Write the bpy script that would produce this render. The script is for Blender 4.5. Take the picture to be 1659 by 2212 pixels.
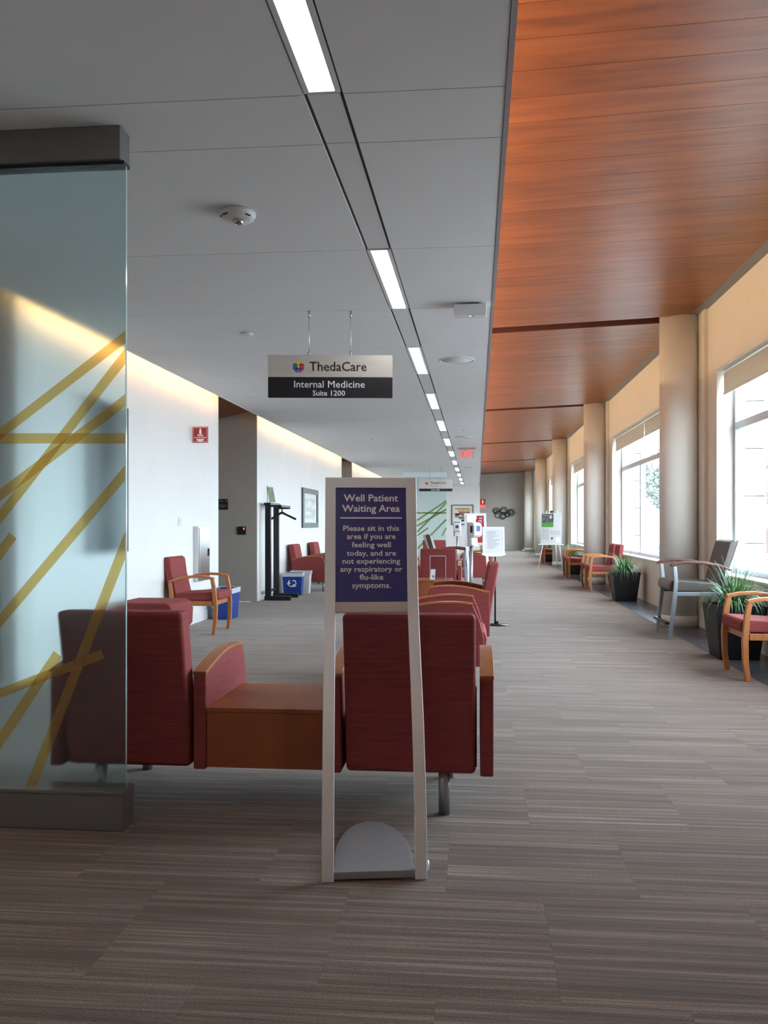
import bpy, math, random
from mathutils import Vector, Matrix
random.seed(7)
for o in list(bpy.data.objects): bpy.data.objects.remove(o)
scene = bpy.context.scene
PI = math.pi
H = 1.32                       # camera height
YAW = math.atan(153/1750)

# ------------------------------------------------------------------ camera, world, exposure
cam = bpy.data.cameras.new('camera'); camo = bpy.data.objects.new('camera', cam)
scene.collection.objects.link(camo); scene.camera = camo
cam.sensor_fit = 'HORIZONTAL'; cam.sensor_width = 36; cam.lens = 1750/1659*36
cam.shift_x = (829.5-877)/1659; cam.shift_y = (1133-1106)/1659
cam.clip_start = 0.05; cam.clip_end = 500
camo.location = (0, 0, H); camo.rotation_euler = (PI/2, 0, YAW)
world = bpy.data.worlds.new('overcast_sky'); scene.world = world; world.use_nodes = True
bg = world.node_tree.nodes['Background']
bg.inputs[0].default_value = (0.79, 0.905, 1.0, 1); bg.inputs[1].default_value = 11.5
vs = scene.view_settings
vs.view_transform = 'Standard'; vs.look = 'None'; vs.gamma = 1; vs.use_curve_mapping = False
vs.exposure = 0.36

CEIL = 3.04
COLY = [3.3+7.62*i for i in range(-1, 6)]     # column centres along the window wall
XR, XL = 2.9, -3.76                            # window wall, left wall
COVE_E = 26.0; LIGHT_E = 11.0; WCOVE_E = 44.0   # emission strengths of the fittings, the added ceiling light included
# portals: they only guide sampling of the sky through the real window openings
for i in range(1, len(COLY)-1):
    ld = bpy.data.lights.new('window_portal', 'AREA'); ld.shape = 'RECTANGLE'
    ld.size = 5.9; ld.size_y = 2.35; ld.cycles.is_portal = True
    lo = bpy.data.objects.new('window_portal', ld); scene.collection.objects.link(lo)
    lo.location = (3.22, (COLY[i]+COLY[i+1])/2, 1.95); lo.rotation_euler = (PI/2, 0, PI/2)

# ------------------------------------------------------------------ helpers
COL = scene.collection
class MB:
    def __init__(s): s.v = []; s.f = []; s.sm = []
    def quad(s, *p, sm=False):
        n = len(s.v); s.v += [tuple(q) for q in p]; s.f.append(tuple(range(n, n+len(p)))); s.sm.append(sm); return s
    def box(s, x0, x1, y0, y1, z0, z1):
        n = len(s.v)
        s.v += [(x0,y0,z0),(x1,y0,z0),(x1,y1,z0),(x0,y1,z0),(x0,y0,z1),(x1,y0,z1),(x1,y1,z1),(x0,y1,z1)]
        for q in ((0,3,2,1),(4,5,6,7),(0,1,5,4),(1,2,6,5),(2,3,7,6),(3,0,4,7)):
            s.f.append(tuple(n+i for i in q)); s.sm.append(False)
        return s
    def hexa(s, lo, hi):
        n = len(s.v); s.v += list(lo)+list(hi)
        for q in ((0,3,2,1),(4,5,6,7),(0,1,5,4),(1,2,6,5),(2,3,7,6),(3,0,4,7)):
            s.f.append(tuple(n+i for i in q)); s.sm.append(False)
        return s
    def prism(s, pts, a0, a1, axis='x', sm=False):
        """polygon pts in the two other axes (yz / xz / xy) extruded along axis"""
        n = len(s.v); k = len(pts)
        def mk(a, p): return {'x': (a,p[0],p[1]), 'y': (p[0],a,p[1]), 'z': (p[0],p[1],a)}[axis]
        s.v += [mk(a0,p) for p in pts]+[mk(a1,p) for p in pts]
        s.f.append(tuple(n+i for i in range(k))[::-1]); s.sm.append(False)
        s.f.append(tuple(n+k+i for i in range(k))); s.sm.append(False)
        for i in range(k):
            j = (i+1) % k; s.f.append((n+i,n+j,n+k+j,n+k+i)); s.sm.append(sm)
        return s
    def ribbon(s, pts, th, a0, a1, axis='x', sm=True):
        """a bent bar: centre line pts (2d), thickness th (number or list), extruded along axis"""
        if not isinstance(th, (list, tuple)): th = [th]*len(pts)
        L = []; R = []
        for i, p in enumerate(pts):
            a = pts[max(0,i-1)]; b = pts[min(len(pts)-1,i+1)]
            dx, dy = b[0]-a[0], b[1]-a[1]; l = math.hypot(dx,dy) or 1
            nx, ny = -dy/l*th[i]/2, dx/l*th[i]/2
            L.append((p[0]+nx,p[1]+ny)); R.append((p[0]-nx,p[1]-ny))
        def mk(a, p): return {'x': (a,p[0],p[1]), 'y': (p[0],a,p[1]), 'z': (p[0],p[1],a)}[axis]
        n = len(s.v); k = len(pts)
        for i in range(k): s.v += [mk(a0,L[i]),mk(a0,R[i]),mk(a1,R[i]),mk(a1,L[i])]
        s.f.append((n,n+1,n+2,n+3)); s.sm.append(False)
        e = n+4*(k-1); s.f.append((e+3,e+2,e+1,e)); s.sm.append(False)
        for i in range(k-1):
            o = n+4*i
            for q in ((0,4,5,1),(1,5,6,2),(2,6,7,3),(3,7,4,0)):
                s.f.append(tuple(o+t for t in q)); s.sm.append(False)
        return s
    def lathe(s, prof, cx=0, cy=0, seg=24, a0=0, a1=2*PI):
        """profile of (radius, z) about a vertical axis"""
        n = len(s.v); k = len(prof); full = abs(a1-a0-2*PI) < 1e-6
        m = seg if full else seg+1
        for i in range(m):
            a = a0+(a1-a0)*i/seg
            for r, z in prof: s.v.append((cx+r*math.cos(a), cy+r*math.sin(a), z))
        for i in range(seg):
            j = (i+1) % m
            for t in range(k-1):
                s.f.append((n+i*k+t, n+j*k+t, n+j*k+t+1, n+i*k+t+1)); s.sm.append(True)
        return s
    def cyl(s, cx, cy, z0, z1, r, r1=None, seg=20):
        r1 = r if r1 is None else r1
        return s.lathe([(0,z0),(r,z0),(r1,z1),(0,z1)], cx, cy, seg)
    def tube(s, path, r, seg=8, close=False):
        n = len(s.v); k = len(path); P = [Vector(p) for p in path]
        up = Vector((0,0,1)); prev = None
        for i, p in enumerate(P):
            if close: t = P[(i+1) % k]-P[i-1]
            else: t = P[min(k-1,i+1)]-P[max(0,i-1)]
            t.normalize()
            a = t.cross(up if abs(t.dot(up)) < .95 else Vector((0,1,0)))
            if prev is not None:
                a2 = prev-t*prev.dot(t)
                if a2.length > 1e-4: a = a2
            a.normalize(); prev = a; b = t.cross(a)
            rr = r[i] if isinstance(r, (list, tuple)) else r
            for j in range(seg):
                an = 2*PI*j/seg; q = p+a*math.cos(an)*rr+b*math.sin(an)*rr; s.v.append(tuple(q))
        for i in range(k if close else k-1):
            i2 = (i+1) % k
            for j in range(seg):
                j2 = (j+1) % seg
                s.f.append((n+i*seg+j,n+i*seg+j2,n+i2*seg+j2,n+i2*seg+j)); s.sm.append(True)
        if not close:
            s.f.append(tuple(n+j for j in range(seg))[::-1]); s.sm.append(False)
            s.f.append(tuple(n+(k-1)*seg+j for j in range(seg))); s.sm.append(False)
        return s
    def xf(s, M):
        s.v = [tuple(M @ Vector(p)) for p in s.v]; return s
    def build(s, name, mat, parent=None, bev=0, seg=2, loc=None, rot=None):
        me = bpy.data.meshes.new(name); me.from_pydata(s.v, [], s.f); me.update()
        for p, q in zip(me.polygons, s.sm): p.use_smooth = q or bev > 0
        me.materials.append(mat)
        import bmesh
        bm = bmesh.new(); bm.from_mesh(me); bmesh.ops.recalc_face_normals(bm, faces=bm.faces); bm.to_mesh(me); bm.free()
        o = bpy.data.objects.new(name, me); COL.objects.link(o)
        if parent: o.parent = parent
        if loc: o.location = loc
        if rot: o.rotation_euler = rot
        if bev:
            m = o.modifiers.new('bevel', 'BEVEL'); m.width = bev; m.segments = seg; m.limit_method = 'ANGLE'; m.angle_limit = .6
            w = o.modifiers.new('wn', 'WEIGHTED_NORMAL'); w.keep_sharp = True
        return o
def tag(o, label=None, cat=None, group=None, kind=None):
    if label: o['label'] = label
    if cat: o['category'] = cat
    if group: o['group'] = group
    if kind: o['kind'] = kind
    return o
def thing(name, label, cat, loc=(0,0,0), rz=0, group=None):
    o = bpy.data.objects.new(name, None); COL.objects.link(o); o.empty_display_size = .1
    o.location = loc; o.rotation_euler = (0,0,rz)
    return tag(o, label, cat, group)
def copy_tree(o, parent=None):
    c = o.copy(); COL.objects.link(c); c.parent = parent
    for ch in list(o.children): copy_tree(ch, c)
    return c
def place(root, label, loc, rz, group=None):
    c = copy_tree(root); c.location = loc; c.rotation_euler = (0,0,rz); c['label'] = label
    if group: c['group'] = group
    return c
def struct(o): o['kind'] = 'structure'; return o
ORD = ['nearest','second nearest','third nearest','fourth nearest','fifth nearest','sixth nearest','seventh nearest','eighth nearest','ninth nearest','tenth nearest','eleventh nearest','farthest']

# ------------------------------------------------------------------ materials (linear colours)
def srgb(r, g, b):
    f = lambda c: (c/255/12.92 if c/255 <= .04045 else ((c/255+.055)/1.055)**2.4)
    return (f(r), f(g), f(b), 1)
def mat(name, c, rough=.6, metal=0, spec=.5, var=0, scale=(8,8,8), emit=None, bump=0):
    m = bpy.data.materials.new(name); m.use_nodes = True; nt = m.node_tree; b = nt.nodes['Principled BSDF']
    b.inputs['Base Color'].default_value = c; b.inputs['Roughness'].default_value = rough
    b.inputs['Metallic'].default_value = metal; b.inputs['Specular IOR Level'].default_value = spec
    if emit: b.inputs['Emission Color'].default_value = emit[0]; b.inputs['Emission Strength'].default_value = emit[1]
    if var or bump:
        tc = nt.nodes.new('ShaderNodeTexCoord'); mp = nt.nodes.new('ShaderNodeMapping'); mp.inputs['Scale'].default_value = scale
        nz = nt.nodes.new('ShaderNodeTexNoise'); nz.inputs['Scale'].default_value = 1; nz.inputs['Detail'].default_value = 4
        nt.links.new(tc.outputs['Object'], mp.inputs[0]); nt.links.new(mp.outputs[0], nz.inputs['Vector'])
        if var:
            r = nt.nodes.new('ShaderNodeValToRGB'); e = r.color_ramp.elements
            e[0].position = .3; e[1].position = .7
            e[0].color = tuple(x*(1-var) for x in c[:3])+(1,); e[1].color = tuple(min(1, x*(1+var)) for x in c[:3])+(1,)
            nt.links.new(nz.outputs['Fac'], r.inputs[0]); nt.links.new(r.outputs[0], b.inputs['Base Color'])
        if bump:
            bp = nt.nodes.new('ShaderNodeBump'); bp.inputs['Strength'].default_value = bump; bp.inputs['Distance'].default_value = .005
            nt.links.new(nz.outputs['Fac'], bp.inputs['Height']); nt.links.new(bp.outputs[0], b.inputs['Normal'])
    return m
M = {}
M['wall'] = mat('wall_paint', (.82,.815,.80,1), .75, var=.02, scale=(2,2,2))
M['wallgrey'] = mat('wall_paint_greige', (.42,.39,.355,1), .75, var=.02, scale=(2,2,2))
M['wallcream'] = mat('wall_paint_cream', (.80,.755,.66,1), .7, var=.02, scale=(2,2,2))
M['column'] = mat('column_paint', (.82,.79,.72,1), .55, var=.02, scale=(2,2,2))
M['ceil'] = mat('ceiling_panel_paint', (.81,.805,.80,1), .8, var=.012, scale=(3,3,3))
M['ceilback'] = mat('ceiling_joint', (.10,.10,.105,1), .9)
M['chan'] = mat('light_channel_paint', (.76,.755,.74,1), .75)
M['fascia'] = mat('edge_trim_metal', (.40,.40,.42,1), .4, .6)
M['grey'] = mat('recess_grey_paint', (.27,.27,.28,1), .8)
M['black'] = mat('black_plastic', (.012,.012,.014,1), .4)
M['rackblack'] = mat('black_lacquer', (.011,.013,.018,1), .35)
M['alu'] = mat('brushed_aluminium', (.60,.61,.63,1), .35, .85, var=.05, scale=(2,2,120))
M['silver'] = mat('silver_powder_coat', (.83,.86,.91,1), .4, .15)
M['channel'] = mat('glass_channel_grey', (.20,.195,.20,1), .45, .3)
M['baseplate'] = mat('grey_base_steel', (.33,.34,.36,1), .4, .3)
M['steel'] = mat('stainless_steel', (.55,.56,.57,1), .22, .95, var=.06, scale=(80,80,2))
M['legmetal'] = mat('grey_steel_leg', (.36,.39,.43,1), .35, .7)
M['frame'] = mat('window_aluminium', (.50,.57,.66,1), .4, .3)
M['sill'] = mat('sill_stone', (.72,.70,.66,1), .35, var=.04, scale=(12,12,12))
M['fabric'] = mat('red_upholstery', (.25,.050,.050,1), .78, spec=.25, var=.16, scale=(6,6,140), bump=.25)
M['vinyl'] = mat('taupe_vinyl', (.075,.058,.05,1), .42, var=.05, scale=(20,20,20))
M['greyfab'] = mat('pale_grey_fabric', (.42,.40,.38,1), .8, var=.12, scale=(10,10,90))
M['armwood'] = mat('dark_cherry_arm', (.11,.032,.02,1), .3, var=.2, scale=(30,4,30))
M['chairwood'] = mat('honey_maple', (.46,.175,.055,1), .38, var=.14, scale=(30,30,5))
M['capwood'] = mat('cherry_arm_cap', (.36,.13,.042,1), .35, var=.15, scale=(40,6,40))
M['table'] = mat('cherry_laminate', (.27,.080,.032,1), .5, spec=.3, var=.22, scale=(4,4,1.4))
M['darksoil'] = mat('soil', (.05,.04,.03,1), .9, var=.4, scale=(40,40,40))
M['pot'] = mat('black_planter', (.006,.0065,.009,1), .55)
M['green'] = mat('grass_blade_green', (.10,.21,.08,1), .45, var=.6, scale=(7,7,7))
M['paper'] = mat('white_paper', (.75,.76,.78,1), .7)
M['white'] = mat('white_plastic', (.70,.70,.70,1), .4)
M['whitebag'] = mat('clear_bag_plastic', (.62,.68,.75,1), .25)
M['blue'] = mat('blue_bin_plastic', (.010,.05,.28,1), .42)
M['signblue'] = mat('sign_indigo', (.055,.060,.25,1), .28)
M['signred'] = mat('sign_red', (.42,.018,.03,1), .35)
M['red'] = mat('red_sign_plastic', (.42,.025,.025,1), .4)
M['text'] = mat('white_lettering', (.93,.94,.97,1), .6)
M['textblk'] = mat('black_lettering', (.015,.013,.013,1), .5)
M['textgrey'] = mat('grey_lettering', (.25,.25,.26,1), .6)
M['signblk'] = mat('sign_black', (.012,.011,.015,1), .35)
M['signchampagne'] = mat('brushed_champagne', (.66,.62,.58,1), .38, .25, var=.05, scale=(2,2,150))
M['slate'] = mat('slate_tile', (.085,.098,.115,1), .28, var=.3, scale=(5,5,5))
M['grout'] = mat('tile_grout', (.05,.05,.05,1), .9)
M['exitlit'] = mat('exit_lettering_lit', (.8,.05,.03,1), .4, emit=((1,.05,.04,1), 1.6))
M['lens'] = mat('light_diffuser', (.9,.9,.9,1), .5, emit=((1,.97,.93,1), LIGHT_E))
M['cove'] = mat('cove_led_strip', (.9,.8,.6,1), .5, emit=((1,.55,.24,1), COVE_E))
M['wcove'] = mat('wood_cove_led_strip', (.9,.8,.6,1), .5, emit=((1,.68,.39,1), WCOVE_E))
M['greenled'] = mat('green_led', (.2,.9,.6,1), .4, emit=((.3,1,.8,1), 2))
M['redled'] = mat('red_led', (.9,.1,.1,1), .4, emit=((1,.1,.08,1), 2))
M['concrete'] = mat('pale_stone_cladding', (.62,.60,.56,1), .85, var=.06, scale=(6,6,6))
M['pave'] = mat('exterior_paving', (.40,.40,.40,1), .9, var=.1, scale=(.8,.8,.8))
M['carpaint'] = mat('red_car_paint', (.55,.05,.05,1), .25)
M['tyre'] = mat('tyre_rubber', (.03,.03,.03,1), .8)
M['carglass'] = mat('car_glass', (.05,.07,.09,1), .1)
M['terracotta'] = mat('terracotta', (.50,.19,.12,1), .8, var=.1)
M['bark'] = mat('tree_bark', (.12,.10,.085,1), .9, var=.2)
M['leaf'] = mat('tree_foliage', (.16,.20,.17,1), .7, var=.4, scale=(3,3,3))
M['artmat'] = mat('picture_mount', (.74,.74,.72,1), .7)
M['picframe'] = mat('dark_picture_frame', (.055,.06,.07,1), .35)
M['iron'] = mat('black_iron', (.02,.017,.015,1), .45, .4)

def wood_ceiling_mat():
    m = bpy.data.materials.new('stained_wood_plank'); m.use_nodes = True; nt = m.node_tree; b = nt.nodes['Principled BSDF']
    g = nt.nodes.new('ShaderNodeNewGeometry'); mp = nt.nodes.new('ShaderNodeMapping'); mp.inputs['Scale'].default_value = (.9, 9, 9)
    nz = nt.nodes.new('ShaderNodeTexNoise'); nz.inputs['Scale'].default_value = 1.3; nz.inputs['Detail'].default_value = 5; nz.inputs['Distortion'].default_value = .6
    r = nt.nodes.new('ShaderNodeValToRGB'); e = r.color_ramp.elements
    e[0].position = .28; e[0].color = (.16,.045,.014,1); e[1].position = .75; e[1].color = (.31,.098,.029,1)
    oi = nt.nodes.new('ShaderNodeObjectInfo'); mx = nt.nodes.new('ShaderNodeMix'); mx.data_type = 'RGBA'; mx.blend_type = 'MULTIPLY'
    mr = nt.nodes.new('ShaderNodeMapRange'); mr.inputs[3].default_value = .84; mr.inputs[4].default_value = 1.06
    nt.links.new(g.outputs['Position'], mp.inputs[0]); nt.links.new(mp.outputs[0], nz.inputs['Vector']); nt.links.new(nz.outputs['Fac'], r.inputs[0])
    nt.links.new(oi.outputs['Random'], mr.inputs[0]); nt.links.new(r.outputs[0], mx.inputs[6]); nt.links.new(mr.outputs[0], mx.inputs[7]); mx.inputs[0].default_value = 1
    nt.links.new(mx.outputs[2], b.inputs['Base Color']); b.inputs['Roughness'].default_value = .36; b.inputs['Specular IOR Level'].default_value = .45
    return m
M['plank'] = wood_ceiling_mat()
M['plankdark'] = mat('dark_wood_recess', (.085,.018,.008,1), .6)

def carpet_mat():
    m = bpy.data.materials.new('striped_carpet'); m.use_nodes = True; nt = m.node_tree; b = nt.nodes['Principled BSDF']
    N = nt.nodes.new; Lk = nt.links.new
    g = N('ShaderNodeNewGeometry'); oi = N('ShaderNodeObjectInfo'); sc = N('ShaderNodeVectorMath'); sc.operation = 'SCALE'; sc.inputs['Scale'].default_value = 37
    cx = N('ShaderNodeCombineXYZ'); Lk(oi.outputs['Random'], cx.inputs[0]); Lk(oi.outputs['Random'], cx.inputs[1]); Lk(oi.outputs['Random'], cx.inputs[2])
    Lk(cx.outputs[0], sc.inputs[0])
    ad = N('ShaderNodeVectorMath'); ad.operation = 'ADD'; Lk(g.outputs['Position'], ad.inputs[0]); Lk(sc.outputs[0], ad.inputs[1])
    def noise(scale, det, s=1):
        mp = N('ShaderNodeMapping'); mp.inputs['Scale'].default_value = scale; Lk(ad.outputs[0], mp.inputs[0])
        nz = N('ShaderNodeTexNoise'); nz.inputs['Scale'].default_value = s; nz.inputs['Detail'].default_value = det; Lk(mp.outputs[0], nz.inputs['Vector']); return nz
    n1 = noise((.8, 42, 1), 2); n2 = noise((2.0, 150, 1), 3); n3 = noise((.5, 7, 1), 1); n4 = noise((190,190,1), 2)
    r1 = N('ShaderNodeValToRGB'); r1.color_ramp.elements[0].position = .36; r1.color_ramp.elements[0].color = (.074,.052,.039,1)
    r1.color_ramp.elements[1].position = .70; r1.color_ramp.elements[1].color = (.30,.235,.19,1)
    x = r1.color_ramp.elements.new(.52); x.color = (.140,.100,.075,1)
    mixf = N('ShaderNodeMix'); mixf.data_type = 'FLOAT'; mixf.inputs[0].default_value = .45; Lk(n1.outputs['Fac'], mixf.inputs[2]); Lk(n2.outputs['Fac'], mixf.inputs[3])
    Lk(mixf.outputs[0], r1.inputs[0])
    r3 = N('ShaderNodeValToRGB'); r3.color_ramp.elements[0].position = .35; r3.color_ramp.elements[0].color = (.86,.78,.70,1); r3.color_ramp.elements[1].position = .65; r3.color_ramp.elements[1].color = (1.08,1.06,1.08,1)
    Lk(n3.outputs['Fac'], r3.inputs[0])
    mu = N('ShaderNodeMix'); mu.data_type = 'RGBA'; mu.blend_type = 'MULTIPLY'; mu.inputs[0].default_value = 1; Lk(r1.outputs[0], mu.inputs[6]); Lk(r3.outputs[0], mu.inputs[7])
    r4 = N('ShaderNodeMapRange'); r4.inputs[1].default_value = .3; r4.inputs[2].default_value = .7; r4.inputs[3].default_value = .72; r4.inputs[4].default_value = 1.28; Lk(n4.outputs['Fac'], r4.inputs[0])
    mu2 = N('ShaderNodeMix'); mu2.data_type = 'RGBA'; mu2.blend_type = 'MULTIPLY'; mu2.inputs[0].default_value = 1; Lk(mu.outputs[2], mu2.inputs[6]); Lk(r4.outputs[0], mu2.inputs[7])
    Lk(mu2.outputs[2], b.inputs['Base Color']); b.inputs['Roughness'].default_value = .9; b.inputs['Specular IOR Level'].default_value = .25
    b.inputs['Sheen Weight'].default_value = .25
    bp = N('ShaderNodeBump'); bp.inputs['Strength'].default_value = .5; bp.inputs['Distance'].default_value = .004; Lk(n4.outputs['Fac'], bp.inputs['Height']); Lk(bp.outputs[0], b.inputs['Normal'])
    return m
M['carpet'] = carpet_mat()

def blind_mat():
    m = mat('roller_shade_fabric', (.78,.74,.66,1), .85); nt = m.node_tree; b = nt.nodes['Principled BSDF']
    t = nt.nodes.new('ShaderNodeBsdfTranslucent'); t.inputs[0].default_value = (.62,.57,.48,1)
    mx = nt.nodes.new('ShaderNodeMixShader'); mx.inputs[0].default_value = .22
    nt.links.new(b.outputs[0], mx.inputs[1]); nt.links.new(t.outputs[0], mx.inputs[2]); nt.links.new(mx.outputs[0], nt.nodes['Material Output'].inputs[0]); return m
M['blind'] = blind_mat()
def facing(nt, base, amp):
    # two-sided Schlick-like reflectance for thin glazing
    lw = nt.nodes.new('ShaderNodeLayerWeight'); lw.inputs[0].default_value = .5
    p = nt.nodes.new('ShaderNodeMath'); p.operation = 'POWER'; p.inputs[1].default_value = 5; nt.links.new(lw.outputs['Facing'], p.inputs[0])
    q = nt.nodes.new('ShaderNodeMath'); q.operation = 'MULTIPLY_ADD'; q.inputs[1].default_value = amp; q.inputs[2].default_value = base; nt.links.new(p.outputs[0], q.inputs[0])
    return q
def pane_mat(name, tint):
    m = bpy.data.materials.new(name); m.use_nodes = True; nt = m.node_tree; nt.nodes.clear(); N = nt.nodes.new
    out = N('ShaderNodeOutputMaterial'); t = N('ShaderNodeBsdfTransparent'); t.inputs[0].default_value = tint
    g = N('ShaderNodeBsdfGlossy'); g.inputs['Roughness'].default_value = .02; fr = facing(nt, .03, .35)
    mx = N('ShaderNodeMixShader'); nt.links.new(fr.outputs[0], mx.inputs[0]); nt.links.new(t.outputs[0], mx.inputs[1]); nt.links.new(g.outputs[0], mx.inputs[2]); nt.links.new(mx.outputs[0], out.inputs[0])
    return m
M['pane'] = pane_mat('window_pane', (.94,.97,.98,1))
M['acrylic'] = pane_mat('clear_acrylic', (.90,.92,.94,1))

def frosted(name, tint, trans, clear, diff):
    """frosted glazing: part scattered, part clear, with a faint polished sheen"""
    m = bpy.data.materials.new(name); m.use_nodes = True; nt = m.node_tree; nt.nodes.clear(); N = nt.nodes.new; L = nt.links.new
    out = N('ShaderNodeOutputMaterial')
    rf = N('ShaderNodeBsdfRefraction'); rf.inputs['Color'].default_value = tint; rf.inputs['Roughness'].default_value = .33; rf.inputs['IOR'].default_value = 1.06
    tr = N('ShaderNodeBsdfTransparent'); tr.inputs[0].default_value = tint
    df = N('ShaderNodeBsdfTranslucent'); df.inputs[0].default_value = tint
    d2 = N('ShaderNodeBsdfDiffuse'); d2.inputs[0].default_value = tint
    gl = N('ShaderNodeBsdfGlossy'); gl.inputs['Roughness'].default_value = .25
    m0 = N('ShaderNodeMixShader'); m0.inputs[0].default_value = .35; L(df.outputs[0], m0.inputs[1]); L(d2.outputs[0], m0.inputs[2])
    m1 = N('ShaderNodeMixShader'); m1.inputs[0].default_value = clear; L(rf.outputs[0], m1.inputs[1]); L(tr.outputs[0], m1.inputs[2])
    m2 = N('ShaderNodeMixShader'); m2.inputs[0].default_value = diff; L(m1.outputs[0], m2.inputs[1]); L(m0.outputs[0], m2.inputs[2])
    fr = facing(nt, .03, .35)
    m3 = N('ShaderNodeMixShader'); L(fr.outputs[0], m3.inputs[0]); L(m2.outputs[0], m3.inputs[1]); L(gl.outputs[0], m3.inputs[2]); L(m3.outputs[0], out.inputs[0])
    return m
M['frost'] = frosted('frosted_glass', (.84,.94,.95,1), 1, .20, .02)
M['glassedge'] = mat('glass_polished_edge', (.45,.60,.58,1), .1)
def film(name, c, clear):
    m = bpy.data.materials.new(name); m.use_nodes = True; nt = m.node_tree; nt.nodes.clear(); N = nt.nodes.new; L = nt.links.new
    out = N('ShaderNodeOutputMaterial'); tr = N('ShaderNodeBsdfTransparent'); tr.inputs[0].default_value = c
    d = N('ShaderNodeBsdfDiffuse'); d.inputs[0].default_value = c; mx = N('ShaderNodeMixShader'); mx.inputs[0].default_value = clear
    L(d.outputs[0], mx.inputs[1]); L(tr.outputs[0], mx.inputs[2]); L(mx.outputs[0], out.inputs[0]); return m
M['film'] = film('amber_window_film', (.93,.78,.47,1), .86)
M['filmgreen'] = film('olive_window_film', (.52,.58,.34,1), .78)

# ------------------------------------------------------------------ text
def text(body, width, mt, parent, loc, rot=(PI/2,0,0), bold=0, height=None, name='lettering', align='C', depth=.0006):
    """lettering as flat mesh; width in metres overrides the set size, cap height given by height"""
    cu = bpy.data.curves.new(name, 'FONT'); cu.body = body; cu.size = 1; cu.extrude = .001; cu.resolution_u = 2
    o = bpy.data.objects.new(name, cu); COL.objects.link(o)
    dg = bpy.context.evaluated_depsgraph_get(); me = bpy.data.meshes.new_from_object(o.evaluated_get(dg))
    bpy.data.objects.remove(o); bpy.data.curves.remove(cu)
    xs = [v.co.x for v in me.vertices]; x0, x1 = min(xs), max(xs); sx = width/(x1-x0)
    sy = height/.69 if height else sx
    off = {'C': (x0+x1)/2, 'L': x0, 'R': x1}[align]
    for v in me.vertices:
        v.co = ((v.co.x-off)*sx, v.co.y*sy, depth if v.co.z > 0 else 0)
    if bold:
        vv = [tuple(v.co) for v in me.vertices]; ff = [tuple(p.vertices) for p in me.polygons]; b_ = bold*sx*1.0
        V = []; F = []
        for k, (ox, oy) in enumerate(((-b_,0),(b_,0),(0,-b_*.8),(0,b_*.8))):
            n0 = len(V); V += [(x+ox, y+oy, z+.00012*k) for x, y, z in vv]; F += [tuple(n0+i for i in f) for f in ff]
        me = bpy.data.meshes.new(name); me.from_pydata(V, [], F); me.update()
    me.materials.append(mt); me.name = name
    n = bpy.data.objects.new(name, me); COL.objects.link(n); n.parent = parent; n.location = loc; n.rotation_euler = rot
    return n

# ================================================================== THE SETTING
Y0, Y1 = -4.5, 42.4
# floor
b = MB().box(-7, 2.37, Y0, Y1, -.12, -.006)
floor = struct(b.build('floor', M['carpet']))
TW, TD = .69, .65
k0 = -2
for k in range(k0, 22):
    ya, yb = 2.26+TD*k, 2.26+TD*(k+1)
    xo = .233 if k % 2 == 0 else -.113
    n = -7
    while True:
        xa = xo+TW*n; xb = xa+TW; n += 1
        if xb <= XL+.02: continue
        if xa >= 2.37: break
        xa2, xb2 = max(xa, XL+.012), min(xb, 2.368)
        if xb2-xa2 < .03: continue
        MB().box(xa2+.0003, xb2-.0003, ya+.0003, yb-.0003, -.006, random.uniform(-.0002,.0)).build('carpet_tile', M['carpet'], floor)
MB().box(XL+.012, 2.368, 2.26+TD*22, Y1, -.006, 0).build('carpet_field', M['carpet'], floor)
# slate border along the windows, tile by tile
bd = struct(MB().box(2.37, 2.96, Y0, Y1, -.12, -.008).build('trim_1', M['grout']))
y = Y0
while y < Y1-.1:
    MB().box(2.374, 2.896, y+.003, min(y+.6, Y1)-.003, -.008, -.001).build('floor_tile', M['slate'], bd); y += .6

# white ceiling: slab, panels, light channel
slab = struct(MB().box(-3.43, .136, Y0, 36.2, CEIL+.012, CEIL+.11).build('ceiling', M['ceilback']))
JOINTS = [-2.4,-1.0,.40,1.80,3.20,3.62]+[5.03+1.405*i for i in range(23)]
JOINTS = [Y0]+[j for j in JOINTS if j > Y0 and j < 36]+[36.2]
CH0, CH1 = -.690, -.535           # light channel
lights = [(1.80,3.19)]+[(5.03+2.81*i, 5.03+2.81*i+1.40) for i in range(11)]
for a, c in zip(JOINTS[:-1], JOINTS[1:]):
    for x0, x1 in ((-3.428, CH0-.004), (CH1+.004, .112)):
        MB().box(x0, x1, a+.003, c-.003, CEIL, CEIL+.014).build('ceiling_panel', M['ceil'], slab)
    if not any(abs((a+c)/2-(l0+l1)/2) < .5 for l0, l1 in lights+[(-1.0,.40)]):
        MB().box(CH0+.012, CH1-.012, a+.003, c-.003, CEIL+.004, CEIL+.014).build('channel_panel', M['chan'], slab)
MB().box(.114, .136, Y0, 36.2, CEIL-.004, CEIL+.13).build('edge_trim', M['fascia'], slab)
MB().box(-3.445, -3.43, Y0, 36.2, CEIL-.003, CEIL+.15).build('cove_lip', M['ceil'], slab)
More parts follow.
